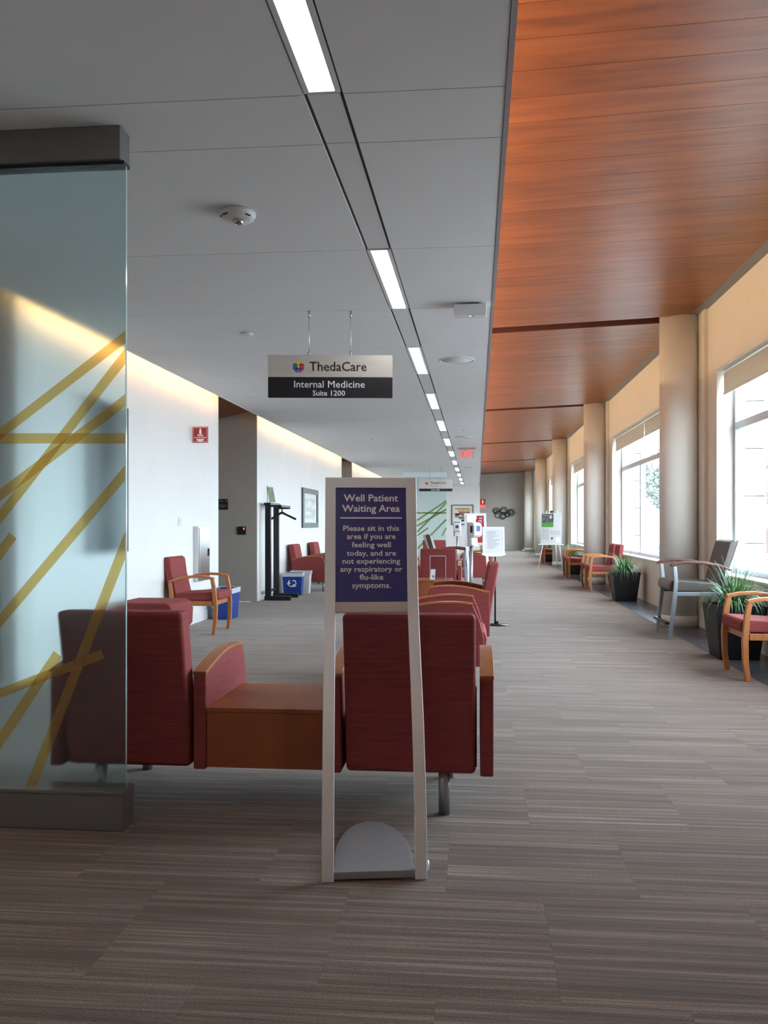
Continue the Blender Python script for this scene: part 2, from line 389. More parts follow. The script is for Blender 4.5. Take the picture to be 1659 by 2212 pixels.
# roof and wood ceiling
struct(MB().box(-7, 3.6, Y0-.3, Y1+.3, 4.34, 4.5).build('ceiling_roof_deck', M['grey']))
WX0, WX1 = -.75, 2.75
def wz(x): return 3.915+(x-.14)*.042
wc = struct(MB().hexa([(WX0,Y0,wz(WX0)+.16),(WX1,Y0,wz(WX1)+.16),(WX1,Y1,wz(WX1)+.16),(WX0,Y1,wz(WX0)+.16)],
                      [(WX0,Y0,wz(WX0)+.2),(WX1,Y0,wz(WX1)+.2),(WX1,Y1,wz(WX1)+.2),(WX0,Y1,wz(WX0)+.2)]).build('ceiling_wood', M['plankdark']))
def plank(y0, y1, x1=WX1, mt='plank', name='ceiling_plank', dz=0, th=.03):
    MB().hexa([(WX0,y0,wz(WX0)+dz),(x1,y0,wz(x1)+dz),(x1,y1,wz(x1)+dz),(WX0,y1,wz(WX0)+dz)],
              [(WX0,y0,wz(WX0)+dz+th),(x1,y0,wz(x1)+dz+th),(x1,y1,wz(x1)+dz+th),(WX0,y1,wz(WX0)+dz+th)]).build(name, M[mt], wc)
ends = [Y0-.2]+COLY+[Y1+.2]
for i in range(len(ends)-1):
    a = max(Y0, ends[i]+.17); c = min(Y1, ends[i+1]-.17)
    if c-a < .2: continue
    n = max(1, round((c-a)/.3)); w = (c-a)/n
    for q in range(n):
        ya, yb = a+w*q+.002, a+w*(q+1)-.002
        notch = any(abs((ya+yb)/2-cy) < .30 for cy in COLY)
        plank(ya, yb, 2.39 if notch else WX1)
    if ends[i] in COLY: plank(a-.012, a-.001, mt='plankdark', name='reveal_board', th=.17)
    if ends[i+1] in COLY: plank(c+.001, c+.012, mt='capwood', name='reveal_edge', th=.05, x1=2.3)
struct(MB().box(-.9, -.76, Y0, 36.2, CEIL+.11, 4.34).build('wall_cove_back', M['wallcream']))
struct(MB().box(WX1+.002, 2.9, Y0, Y1, 4.035, 4.34).build('trim_2', M['grey']))
# cove LED strip above the edge of the white ceiling, washing the wood
wl = MB().box(-.50, -.44, Y0+.5, 35.8, CEIL+.112, CEIL+.15).build('wood_cove_light', M['wcove'])
tag(wl, 'warm cove light strip hidden above the white ceiling edge washing the wood', 'cove light')

# ---- right wall with windows
WIN = [(COLY[i]+.80, COLY[i+1]-.80) for i in range(1, len(COLY)-1)]
SILL, HEAD = .725, 3.18
w = MB().box(XR, XR+.33, Y0, Y1, -.1, SILL-.02).box(XR, XR+.33, Y0, Y1, HEAD, 4.34)
prev = Y0
for a, c in WIN:
    a2 = max(a, Y0+.4)
    w.box(XR, XR+.33, prev, a2, SILL-.02, HEAD); prev = c
w.box(XR, XR+.33, prev, Y1, SILL-.02, HEAD)
wr = struct(w.build('wall_right', M['wallcream']))
for cy in COLY[1:]:
    if cy < Y1-.6:
        MB().box(XR-.045, XR+.001, cy-.42, cy+.42, 0, 4.16).build('pilaster', M['wallcream'], wr)
for i, (a, c) in enumerate(WIN):
    a = max(a, Y0+.4)
    G = XR+.23                                     # plane of the glazing
    f = MB(); t = .065
    f.box(G-.03,G+.05,a,c,SILL,SILL+t); f.box(G-.03,G+.05,a,c,HEAD-t,HEAD); f.box(G-.03,G+.05,a,a+t,SILL+t,HEAD-t); f.box(G-.03,G+.05,c-t,c,SILL+t,HEAD-t)
    win = struct(f.build('window_%d' % (i+1), M['frame']))
    ms = [a+t/2+(c-a-t)*q/3 for q in range(4)]
    TR = 2.50
    MB().box(G-.035,G+.05,a+t,c-t,TR-.045,TR+.045).build('transom', M['frame'], win)
    for q in (1, 2):
        MB().box(G-.035,G+.05,ms[q]-.045,ms[q]+.045,SILL+t,TR-.045).build('mullion', M['frame'], win)
        MB().box(G-.03,G+.05,ms[q]-.03,ms[q]+.03,TR+.045,HEAD-t).build('mullion', M['frame'], win)
    for q in range(3):
        ya = ms[q]+(.0325 if q == 0 else .045); yb = ms[q+1]-(.0325 if q == 2 else .045)
        MB().box(G+.005,G+.013,ya,yb,SILL+t,TR-.045).build('pane', M['pane'], win)
        MB().box(G+.005,G+.013,ya,yb,TR+.045,HEAD-t).build('pane', M['pane'], win)
    MB().box(XR-.03, G-.03, a+.001, c-.001, SILL-.02, SILL+.012).build('window_sill', M['sill'], win, bev=.004)
    MB().box(XR-.012, XR-.001, a+.02, c-.02, HEAD+.01, HEAD+.13).build('shade_fascia', M['wallcream'], win)
    if c > 2:
        names = ['nearest','second','third','fourth','farthest']
        k = i
        half = (c-a)/2
        rs = thing('roller_shade', '%s beige roller shade rolled up at a window head, counting from the camera' % names[k], 'shade', (XR+.10, (a+c)/2, HEAD), 0, 'roller shades along the window wall')
        if i == 0: rs['label'] = 'beige roller shade at the cropped window on the right edge'
        MB().tube([(0,-half+.05,-.045),(0,half-.05,-.045)], .03, 10).build('roller_tube', M['blind'], rs)
        for (ya, yb) in ((-half+.06, -.02), (.02, half-.06)):
            MB().box(-.032,-.029,ya,yb,-.27,-.045).build('shade_cloth', M['blind'], rs)
            MB().box(-.040,-.022,ya,yb,-.30,-.27).build('hem_bar', M['blind'], rs, bev=.004)
# columns
nm = ['nearest','second nearest','third nearest','fourth nearest','farthest']
for i, cy in enumerate(COLY[1:]):
    if i == 0:
        lab = 'round cream column beside the camera, out past the right edge'
    else: lab = '%s round cream column in the row along the windows' % nm[i-1]
    c = thing('column', lab, 'column', (2.645, cy, 0), 0, 'round columns along the windows')
    MB().lathe([(0,.14),(.245,.14),(.245,4.16),(0,4.16)], 0,0,40).build('shaft', M['column'], c)
    MB().lathe([(0,0),(.25,0),(.25,.135),(.246,.14),(0,.14)], 0,0,40).build('base', M['column'], c)

# ---- left wall in sections between hall openings, cove above
def wall_box(name, x0, x1, y0, y1, z0, z1, m='wall', parent=None):
    return struct(MB().box(x0,x1,y0,y1,z0,z1).build(name, M[m], parent))
SEC = [(Y0, 4.25), (6.341, 11.55), (13.641, 22.38), (24.241, 36.2)]
for i, (a, c) in enumerate(SEC):
    wl_ = wall_box('wall_left_%d' % (i+1), XL-.12, XL, a, c, 0, 3.62)
    MB().box(XL, XL+.012, a, c, 0, .13).build('baseboard', M['wall'], wl_)
    cv = MB().box(XL+.215, XL+.255, max(a, Y0+.3), c-.05 if c < 36 else 35.9, CEIL+.125, CEIL+.155).build('cove_light', M['cove'])
    # strips sit on the ledge of the ceiling slab
    tag(cv, ['cove light strip on the ledge behind the frosted glass','warm cove light strip above the wall with the extinguisher sign','warm cove light strip above the wall with the coat rack','farthest warm cove light strip, above the wall past the tall sign'][i], 'cove light', 'cove lights along the left wall')
struct(MB().box(XL-.12, -3.05, Y0, 36.2, 3.62, 3.7).build('trim_3', M['wall']))
struct(MB().box(-3.05, -2.95, Y0, 36.2, CEIL+.11, 3.7).build('trim_4', M['wall']))
lg = struct(MB().box(XL+.2, -3.43, Y0, 36.2, CEIL+.10, CEIL+.122).build('trim_5', M['ceil']))
halls = [(4.25, 6.33), (11.55, 13.63), (22.38, 24.23)]
for i, (a, c) in enumerate(halls):
    wr_ = wall_box('wall_hall_far_%d' % (i+1), -6.9, XL-.0005, c, c+.011, 0, 3.62, 'wallgrey')
    MB().box(-6.9, XL-.001, c-.012, c, 0, .135).build('baseboard', M['wallgrey'], wr_)
    wall_box('wall_hall_near_%d' % (i+1), -6.9, XL-.121, a-.12, a, 0, 3.62, 'wallgrey')
    wall_box('wall_hall_end_%d' % (i+1), -7.0, -6.9, a-.12, c+.12, 0, 3.62, 'wallgrey')
    z0, z1 = 3.29, 2.60
    hc = struct(MB().hexa([(-6.9,a,z1),(XL,a,z0),(XL,c,z0),(-6.9,c,z1)], [(-6.9,a,3.62),(XL,a,3.62),(XL,c,3.62),(-6.9,c,3.62)]).build('ceiling_hall_%d' % (i+1), M['plank']))
# split the far-hall return at X = -3.76 flush, ends
wall_box('wall_end', -3.76, .136, 36.2, 36.35, 0, 4.34, 'wall')
wall_box('wall_end_return', 0.0, .136, 36.35, Y1, 0, 4.34, 'wallcream')
wall_box('wall_far', .136, 3.3, Y1, Y1+.15, 0, 4.34, 'wallgrey')
MB().box(.136, 2.9, Y1-.015, Y1, 0, .12).build('baseboard_far', M['wallgrey'])
bpy.data.objects['baseboard_far']['kind'] = 'structure'
wall_box('wall_back', -7, 3.3, Y0-.15, Y0, 0, 4.34, 'wallgrey')

# ================================================================== frosted glass screens
def px_on_plane(u, v, Y):
    """where the sight line of photo pixel (u, v) meets the plane at distance Y"""
    dx = (u-877)/1750; c, s = math.cos(YAW), math.sin(YAW)
    d = Y/(s*dx+c); return d*(c*dx-s), H+(1133-v)/1750*d
YG = 3.415
g = thing('glass_screen', 'tall frosted glass screen with amber stripes at the left edge', 'glass screen', (0,YG,0))
GX0, GX1 = -3.2, -1.525
MB().box(GX0, GX1, -.006, .006, .17, 2.885).build('glass_panel', M['frost'], g)
MB().box(GX1, GX1+.002, -.006, .006, .17, 2.885).build('glass_edge', M['glassedge'], g)
MB().box(GX0, GX1+.012, -.055, .055, 0, .155).build('base_channel', M['channel'], g, bev=.004)
MB().box(GX0, GX1+.012, -.06, .06, .155, .172).build('base_cap', M['channel'], g, bev=.003)
MB().box(GX0, GX1-.005, -.05, .05, 2.895, CEIL-.002).build('head_channel', M['channel'], g, bev=.003)
MB().box(GX0, GX1+.004, -.03, .03, 2.88, 2.896).build('head_gasket', M['black'], g)
ST = [((-60,984),(279,721),21),((-60,1194),(279,758),21),((-60,1115),(279,858),21),((-60,947),(279,947),22),((-60,1412),(279,1011),21),((-60,1274),(28,1157),21),((279,1155),(64,1708),22),((-60,1520),(222,1413),20),((125,1413),(-60,1690),22)]
for (p, q, wd) in ST:
    a = px_on_plane(*p, YG-.007); c = px_on_plane(*q, YG-.007)
    ax, az, cx_, cz = a[0], a[1], c[0], c[1]
    L = math.hypot(cx_-ax, cz-az); nx, nz = -(cz-az)/L, (cx_-ax)/L; hw = wd*.00102
    pts = [(ax+nx*hw,az+nz*hw),(cx_+nx*hw,cz+nz*hw),(cx_-nx*hw,cz-nz*hw),(ax-nx*hw,az-nz*hw)]
    # trim the film at the glass edge and at the base cap
    def clip(poly, f):
        out = []
        for i in range(len(poly)):
            A, B = poly[i], poly[(i+1) % len(poly)]; fa, fb = f(A), f(B)
            if fa >= 0: out.append(A)
            if fa*fb < 0: t = fa/(fa-fb); out.append((A[0]+(B[0]-A[0])*t, A[1]+(B[1]-A[1])*t))
        return out
    pts = clip(pts, lambda P: GX1-.001-P[0]); pts = clip(pts, lambda P: P[1]-.173); pts = clip(pts, lambda P: P[0]-GX0)
    MB().prism(pts, -.0072-.0003*ST.index((p,q,wd)), -.0062, 'y').build('stripe', M['film'], g)
g2 = thing('glass_screen', 'distant frosted glass screen with olive stripes behind the second hanging sign', 'glass screen', (0,26.6,0))
FX0, FX1 = -2.42, -1.0
MB().box(FX0, FX1, -.006, .006, .17, 2.88).build('glass_panel', M['frost'], g2)
MB().box(FX0, FX1, -.055, .055, 0, .17).build('base_channel', M['silver'], g2)
MB().box(FX0, FX1, -.05, .05, 2.88, CEIL-.002).build('head_channel', M['silver'], g2)
for (p, q, wd) in [((880,1138),(964,1082),4),((880,1170),(964,1086),4),((880,1148),(964,1100),4),((880,1108),(964,1108),4),((892,1195),(964,1122),4),((880,1172),(925,1140),3),((955,1158),(964,1140),3)]:
    a = px_on_plane(*p, 26.59); c = px_on_plane(*q, 26.59)
    L = math.hypot(c[0]-a[0], c[1]-a[1]); nx, nz = -(c[1]-a[1])/L, (c[0]-a[0])/L; hw = wd*.0076
    MB().prism([(a[0]+nx*hw,a[1]+nz*hw),(c[0]+nx*hw,c[1]+nz*hw),(c[0]-nx*hw,c[1]-nz*hw),(a[0]-nx*hw,a[1]-nz*hw)], -.009, -.0065, 'y').build('stripe', M['filmgreen'], g2)

# ================================================================== ceiling lights and fittings
lights_all = lights+[(-1.0,.40)]  # last one is unseen, added along the row to brighten camera-facing surfaces
for i, (a, c) in enumerate(lights_all):
    t = thing('ceiling_light', 'unseen ceiling light added along the row, overhead just behind the camera position' if i > 11 else ('ceiling light strip at the top edge, %s to the camera' % ORD[i]) if i == 0 else '%s linear ceiling light in the row, counted from the camera' % ORD[i], 'ceiling light', ((CH0+CH1)/2, (a+c)/2, CEIL), 0, 'linear ceiling lights')
    hl = (c-a)/2-.004
    MB().box(-.052,.052,-hl+.012,hl-.012,.004,.011).build('diffuser', M['lens'], t)
    fr = MB().box(-.0735,-.052,-hl,hl,-.002,.011).box(.052,.0735,-hl,hl,-.002,.011).box(-.052,.052,-hl,-hl+.012,-.002,.011).box(-.052,.052,hl-.012,hl,-.002,.011)
    fr.build('trim_frame', M['chan'], t)
# smoke detector with strobe
t = thing('smoke_detector', 'round white smoke detector on the ceiling left of the lights', 'detector', (-1.312,4.36,CEIL))
MB().lathe([(0,0),(.098,0),(.100,-.018),(.090,-.036),(.066,-.052),(0,-.054)], 0,0,32).build('housing', M['white'], t)
MB().lathe([(0,-.052),(.030,-.052),(.030,-.066),(.020,-.078),(0,-.080)], .01,-.02,20).build('sensor_lens', M['steel'], t)
for a in (-2.6,-2.1,-.6): MB().box(-.016,.016,-.003,.003,-.006,.004).build('vent_slot', M['black'], t, loc=(.088*math.cos(a),.088*math.sin(a),-.034), rot=(0,0,a+PI/2))
t = thing('ceiling_sensor', 'small white round sensor above the left end of the hanging sign', 'sensor', (-2.06,7.14,CEIL))
MB().lathe([(0,0),(.056,0),(.054,-.012),(.036,-.022),(0,-.024)],0,0,24).build('cover', M['white'], t)
for lab, x, y_, r in (('round flush speaker grille beside the ceiling lights, the nearer one','-.208',8.49,.185),('round flush speaker grille just before the exit sign','-.245',15.97,.185),('farthest round speaker grille, behind the exit sign','-.181',24.5,.2)):
    t = thing('ceiling_speaker', lab, 'speaker', (float(x),y_,CEIL), 0, 'ceiling speakers')
    MB().lathe([(r-.014,0),(r,0),(r,-.006),(r-.014,-.008),(r-.014,0)],0,0,36).build('ring', M['white'], t)
    MB().lathe([(0,0),(r-.014,0),(r-.016,-.004),(0,-.004)],0,0,36).build('grille', M['chan'], t)
t = thing('emergency_light', 'white rectangular emergency light box hung under the ceiling beside the wood', 'emergency light', (-.052,6.36,CEIL))
MB().box(-.07,.07,-.04,.05,-.014,0).build('mounting_plate', M['black'], t)
MB().prism([(-.09,-.014),(.09,-.014),(.085,-.085),(-.075,-.10)], -.127,.127,'x').build('housing', M['white'], t, bev=.008)
MB().cyl(.0,-.03,-.1,-.088,.006,seg=10).build('indicator_led', M['greenled'], t)
MB().cyl(.03,-.03,-.1,-.088,.006,seg=10).build('test_button', M['textgrey'], t)
for lab, x, y_ in (('tiny recessed sprinkler dot left of the second hanging sign, nearer one',-2.02,13.25),('tiny recessed sprinkler dot left of the second hanging sign, farther one',-2.08,16.15),('small sprinkler head beside the speaker grille near the exit sign',-.226,14.72)):
    t = thing('sprinkler', lab, 'sprinkler', (x,y_,CEIL), 0, 'ceiling sprinklers')
    MB().lathe([(0,0),(.035,0),(.034,-.006),(0,-.007)],0,0,18).build('escutcheon', M['white'], t)
    MB().lathe([(0,-.006),(.008,-.006),(.006,-.035),(.018,-.038),(0,-.042)],0,0,12).build('head', M['white'], t)
t = thing('exit_sign', 'lit red exit sign under the ceiling beside the light row', 'exit sign', (-.227,18.2,CEIL))
MB().box(-.2,.2,-.035,.035,-.03,0).build('canopy', M['fascia'], t)
MB().box(-.155,.155,-.006,.006,-.24,-.03).build('panel', M['acrylic'], t)
text('EXIT', .27, M['exitlit'], t, (0,-.0075,-.225), bold=.012, height=.165)

# ================================================================== hanging signs
def petal_logo(parent, x, y, z, s):
    """four rounded petals round a white diamond"""
    heart = [(0,0),(.20,.20),(.50,.24),(.56,.52),(.40,.78),(.20,.84),(0,.74),(-.20,.84),(-.40,.78),(-.56,.52),(-.50,.24),(-.20,.20)]
    cols = [(.80,.62,.06,1),(.62,.08,.05,1),(.24,.17,.42,1),(.03,.17,.38,1)]
    for k, c in enumerate(cols):
        a = -k*PI/2
        pts = [(x+s*(px*math.cos(a)-pz*math.sin(a)), z+s*(px*math.sin(a)+pz*math.cos(a))) for px, pz in heart]
        MB().prism(pts, y-.0005-.0002*k, y, 'y').build('logo_petal', mat('logo_colour_%d' % k, c, .5), parent)
    for k, c in enumerate([(.35,.05,.04,1),(.10,.03,.10,1),(.01,.03,.13,1),(.13,.28,.04,1)]):
        a = PI/4-k*PI/2; ca, sa = math.cos(a), math.sin(a)
        q = [(.12,-.14),(.62,-.12),(.62,.12),(.12,.14)]
        MB().prism([(x+s*(p*ca-r*sa), z+s*(p*sa+r*ca)) for p, r in q], y-.0016, y, 'y').build('logo_overlap', mat('logo_overlap_%d' % k, c, .5), parent)
    MB().prism([(x-s*.17,z),(x,z-s*.17),(x+s*.17,z),(x,z+s*.17)], y-.002, y, 'y').build('logo_diamond', M['text'], parent)
def hanging_sign(lab, loc, rz, split, rods):
    t = thing('hanging_sign', lab, 'sign', loc, rz, 'hanging suite signs')
    hw = .5; top = 0; bot = -.343
    MB().box(-hw,hw,-.012,.012,-split,top).build('upper_panel', M['signchampagne'], t, bev=.002)
    MB().box(-hw,hw,-.012,.012,bot,-split-.001).build('lower_panel', M['signblk'], t, bev=.002)
    up = CEIL-loc[2]
    for x in rods:
        r = MB().tube([(x,0,0),(x,0,up)], .0035, 8).build('rod', M['steel'], t)
        MB().cyl(x,0,0,.03,.009,seg=12).build('lower_clamp', M['steel'], r)
        MB().cyl(x,0,up-.055,up,.009,seg=12).build('upper_clamp', M['steel'], r)
    return t
hs = hanging_sign('large silver and black suite sign hanging in the foreground by two rods', (-1.175,6.45,2.683), math.radians(6.2), .178, (-.172,.163))
petal_logo(hs, -.255, -.0125, -.096, .056)
text('ThedaCare', .457, M['textblk'], hs, (.062,-.0125,-.128), bold=.012, height=.073)
text('Internal', .236, M['text'], hs, (-.172,-.0125,-.262), bold=.006, height=.055)
text('Medicine', .295, M['text'], hs, (.129,-.0125,-.262), bold=.006, height=.055)
text('Suite', .114, M['text'], hs, (-.083,-.0125,-.327), bold=.016, height=.042)
text('1200', .112, M['text'], hs, (.062,-.0125,-.327), bold=.016, height=.042)
hs2 = hanging_sign('small distant suite sign hanging before the far frosted glass', (-1.23,24.3,2.66), math.radians(3), .262, (-.18,.16))
petal_logo(hs2, -.27, -.0125, -.10, .056)
text('ThedaCare', .48, M['textblk'], hs2, (.075,-.0125,-.125), bold=.012, height=.073)
text('Physicians', .26, M['textgrey'], hs2, (-.035,-.0125,-.205), height=.045)
text('Suite 1300', .25, M['text'], hs2, (-.01,-.0125,-.325), bold=.016, height=.045)

# ================================================================== floor sign stand
def sign_stand(lab, loc, rz, board, lines):
    t = thing('sign_stand', lab, 'sign stand', loc, rz)
    prof = [(0,0),(.002,.1),(.012,.2),(.055,.36),(.115,.52),(.19,.66),(.265,.79),(.325,.90),(.375,1.0),(.43,1.25),(.487,1.52)]
    for s in (-1, 1):
        x = s*.1725
        lg_ = MB().ribbon(prof, .022, x-.0225, x+.0225, 'x').build('side_rail', M['silver'], t, bev=.003)
    # head rail and cross rail in the slope of the upper rails
    def P(z): return .375+(z-1.0)*.2155
    a = math.atan(.2155)
    def on(name, m, x0, x1, z0, z1, dy0, dy1, bev=.002):
        o = MB().box(x0,x1,dy0,dy1,z0,z1).build(name, m, t, bev=bev)
        return o
    up = bpy.data.objects.new('sign_head', None)
    bpy.data.objects.remove(up)
    R = Matrix.Translation((0,.375,1.0)) @ Matrix.Rotation(-a, 4, 'X')
    L = .52/math.cos(a)
    MB().prism([(-.195,L+.0),(.195,L+.0),(.150,L-.046),(-.150,L-.046)], -.011,.011,'y').xf(R).build('head_rail', M['silver'], t, bev=.002)
    MB().box(-.150,.150,-.011,.011,-.048,-.004).xf(R).build('cross_rail', M['signchampagne'], t, bev=.002)
    bo = MB().box(-.150,.150,-.004,.006,-.004,L-.046).xf(R).build('sign_board', board, t)
    for body, wd, drop, hgt, bold in lines:
        if body == '-':
            MB().box(-wd/2,wd/2,-.0052,-.004,L-.046-drop-.003,L-.046-drop+.003).xf(R).build('rule_line', M['text'], bo)
        else:
            al = 'C'; x = 0.0
            if body.startswith('>'): body = body[1:]; al = 'R'; x = .12
            zz = L-.046-drop; p = R @ Vector((x,-.0045,zz))
            text(body, wd, M['text'], bo, p, rot=(PI/2-a,0,0), bold=bold, height=hgt, align=al)
    # half-moon base
    seg = 28; rb = .20
    pts = [(-.150,.03)]+[(-.165+0*i,.03) for i in range(0)]
    pts = [(.150*1.0,.03),(.150,.17)]+[(.150*math.cos(PI*k/seg)*1.0, .17+.36*math.sin(PI*k/seg)) for k in range(1,seg)]+[(-.150,.17),(-.150,.03)]
    MB().prism(pts, .018,.026,'z').build('base_plate', M['baseplate'], t, bev=.002)
    MB().box(-.150,.150,-.006,.03,.008,.036).build('front_bar', M['baseplate'], t, bev=.002)
    fl = MB(); fl.prism([(.03,.0),(.30,.0),(.30,.018),(.03,.018)], -.125,.125,'x').build('base_underside', M['black'], t)
    MB().lathe([(0,0),(.022,0),(.022,.012),(0,.012)],0,0,20).xf(Matrix.Translation((.195,.045,.027)) @ Matrix.Rotation(PI/2,4,'Y')).build('pivot_cap', M['silver'], t)
    return t
K = .00197
BL = [('Well Patient',117*K,.058,.030,.022),('Waiting Area',124*K,.104,.030,.022),('-',134*K,.131,0,0),
      ('Please sit in this',120*K,.187,.0225,.022),('area if you are',104*K,.222,.0225,.022),('feeling well',83*K,.258,.0225,.022),('today, and are',105*K,.294,.0225,.022),
      ('not experiencing',123*K,.328,.0225,.022),('any respiratory or',132*K,.362,.0225,.022),('flu-like',50*K,.396,.0225,.022),('symptoms.',82*K,.431,.0225,.022)]
sign_stand('silver floor sign stand with indigo well patient waiting area board', (-.378,2.985,0), math.radians(9.1), M['signblue'], BL)
sign_stand('distant silver sign stand with a red board behind the sanitizer', (.045,14.05,0), math.radians(9), M['signred'],
           [('>nd',.05,.058,.032,.022),('>rea',.065,.104,.032,.022),('-',.26,.131,0,0)])

# ================================================================== lounge chairs
def arm_outline():
    pts = [(-.36,.19),(-.36,.625)]
    for k in range(1,9):
        u = k/8; y = -.36+u*.60; z = .625+.065*math.sin(min(1,u*1.0)*PI*.72)
        pts.append((y,z))
    pts += [(.29,.56),(.325,.42),(.335,.19)]
    return pts
def back_mesh(w=.295, th=.115):
    """slightly bowed upholstered back, rear face nearly upright"""
    o = MB(); n = 6
    zs = [.195,.35,.5,.65,.8,.925]
    for i in range(len(zs)-1):
        pass
    rear = [(-.350-.115*((z-.195)/.76)**1.3, z) for z in zs]
    front = [(-.225-.130*((z-.195)/.76)**1.2, z) for z in zs[::-1]]
    o.prism(rear+front, -w, w, 'x'); return o
def add_back(t): return back_mesh().build('backrest', M['fabric'], t, bev=.022, seg=3)
def add_seat(t, x=0):
    return MB().prism([(-.24,.30),(.30,.30),(.345,.33),(.352,.40),(.335,.455),(.28,.475),(-.24,.455)], x-.30, x+.30, 'x').build('seat', M['fabric'], t, bev=.014, seg=3)
def add_arm(t, x0, x1):
    a = MB().prism(arm_outline(), x0, x1, 'x').build('arm_panel', M['fabric'], t, bev=.008, seg=2)
    cap = arm_outline()[1:10]
    MB().ribbon([(y, z+.008) for y, z in cap], .018, x0-.002, x1+.002, 'x').build('arm_cap', M['capwood'], a, bev=.003)
    return a
def add_leg(t, x, y, r=.028): return MB().cyl(x,y,0,.2,r,seg=20).build('leg', M['legmetal'], t)
def make_lounge(lab, loc, rz, group):
    t = thing('lounge_chair', lab, 'armchair', loc, rz, group)
    add_back(t); add_seat(t)
    MB().box(-.30,.30,-.24,.315,.195,.30).build('seat_base', M['fabric'], t, bev=.006)
    add_arm(t,-.375,-.315); add_arm(t,.315,.375)
    for sx in (-1,1):
        for y in (-.24,.24): add_leg(t, sx*.25, y, .02)
    return t
LG = 'red lounge chairs in the waiting area'
# foreground linked seating: chair, table, chair on one beam
t = thing('linked_seating', 'foreground pair of red lounge chairs joined by a cherry side table', 'linked seating', (0,4.0,0))
xa, xb = -.300, -1.620
for x in (xa, xb):
    bk = back_mesh(); bk.xf(Matrix.Translation((x,0,0))); bk.build('backrest', M['fabric'], t, bev=.022, seg=3)
    add_seat(t, x)
    MB().box(x-.30,x+.30,-.24,.315,.195,.30).build('seat_base', M['fabric'], t, bev=.006)
    add_arm(t, x-.375, x-.315); add_arm(t, x+.315, x+.375)
tb0, tb1 = xb+.376, xa-.376
MB().box(tb0,tb1,-.355,.225,.455,.475).build('table_top', M['table'], t, bev=.002)
MB().box(tb0+.002,tb1-.002,-.352,-.33,.20,.454).build('rear_panel', M['table'], t)
MB().box(tb0+.002,tb1-.002,.20,.222,.20,.454).build('front_panel', M['table'], t)
MB().box(xb-.3,xa+.3,-.06,.0,.165,.2).build('support_beam', M['black'], t)
for x in (xa+.152, xb-.152):
    for y in (-.30,.24): add_leg(t, x, y, .027)

D = make_lounge('red lounge chair facing the windows just behind the foreground seating', (-.27,6.83,0), -PI/2, LG)
def lounge(lab, loc, rz): return place(D, lab, loc, rz, LG)
lounge('red lounge chair facing the left wall, its back beside the corridor', (-.23,8.57,0), PI/2)
lounge('red lounge chair seen from behind with a brochure holder in front of it', (-.63,13.75,0), 0)
lounge('red lounge chair seen from behind, mostly hidden by the tall sign', (-1.42,13.75,0), 0)
lounge('red lounge chair against the left wall next to the recycling bins', (-3.26,16.05,0), -PI/2)
lounge('second red lounge chair against the left wall, beyond the one by the bins', (-3.26,18.0,0), -PI/2)
lounge('distant red lounge chair facing the camera below the abstract painting', (-.95,20.2,0), PI/2+1.9)
lounge('distant red lounge chair facing left, behind the sanitizer pole', (-.10,17.6,0), PI/2)
lounge('distant red lounge chair in front of the far glass screen', (-1.55,17.4,0), -PI/2)
# ottoman partly behind the glass
t = thing('ottoman', 'red upholstered ottoman by the left wall partly behind the glass', 'ottoman', (-3.33,8.08,0), -PI/2)
MB().prism([(-.30,.24),(.29,.24),(.325,.29),(.332,.44),(.312,.51),(.26,.54),(-.26,.54),(-.32,.50),(-.33,.30)], -.30,.30,'x').build('cushion', M['fabric'], t, bev=.02, seg=3)
MB().box(-.26,.26,-.27,.27,.19,.24).build('base_frame', M['black'], t)
for sx in (-1,1):
    for y in (-.22,.22): MB().cyl(sx*.22,y,0,.19,.02,seg=16).build('leg', M['legmetal'], t)
# low table between the rows with holder and card
t = thing('side_table', 'low cherry side table between the red lounge chairs in the middle', 'table', (-.80,12.6,0))
MB().box(-.42,.42,-.3,.3,.45,.475).build('table_top', M['table'], t, bev=.002)
MB().box(-.40,.40,-.28,-.26,.20,.45).build('front_panel', M['table'], t)
MB().box(-.40,.40,.26,.28,.20,.45).build('rear_panel', M['table'], t)
for sx in (-1,1):
    for y in (-.22,.22): MB().cyl(sx*.33,y,0,.45,.02,seg=16).build('leg', M['legmetal'], t)

# ================================================================== wooden guest chairs
def make_guest(lab, loc, rz, group):
    t = thing('guest_chair', lab, 'chair', loc, rz, group)
    for s in (-1,1):
        x = s*.285
        MB().ribbon([(.262,0),(.282,.16),(.286,.34),(.270,.54),(.248,.66)], [.040,.046,.05,.046,.040], x-.021, x+.021).build('leg', M['chairwood'], t, bev=.004)
        MB().ribbon([(-.32,0),(-.275,.2),(-.25,.42),(-.275,.62)], [.034,.042,.046,.036], x-.02, x+.02).build('leg', M['chairwood'], t, bev=.004)
        MB().ribbon([(-.285,.630),(-.15,.678),(.02,.697),(.15,.692),(.268,.668)], [.026,.03,.032,.032,.032], x-.026, x+.026).build('armrest', M['chairwood'], t, bev=.005)
    fr = MB().box(-.264,.264,.232,.264,.345,.405).box(-.264,.264,-.262,-.235,.34,.40)
    fr.build('cross_rail', M['chairwood'], t, bev=.003)
    for s in (-1,1): MB().box(s*.285-.014,s*.285+.014,-.24,.25,.345,.40).build('side_rail', M['chairwood'], t, bev=.003)
    MB().prism([(-.23,.405),(.30,.405),(.318,.43),(.315,.49),(.29,.515),(-.23,.485)], -.262,.262,'x').build('seat', M['fabric'], t, bev=.014, seg=3)
    MB().prism([(-.20,.47),(-.285,.47),(-.345,.70),(-.375,.915),(-.325,.93),(-.285,.90),(-.262,.72)], -.262,.262,'x').build('backrest', M['fabric'], t, bev=.014, seg=3)
    return t
GG = 'honey wood guest chairs with red cushions'
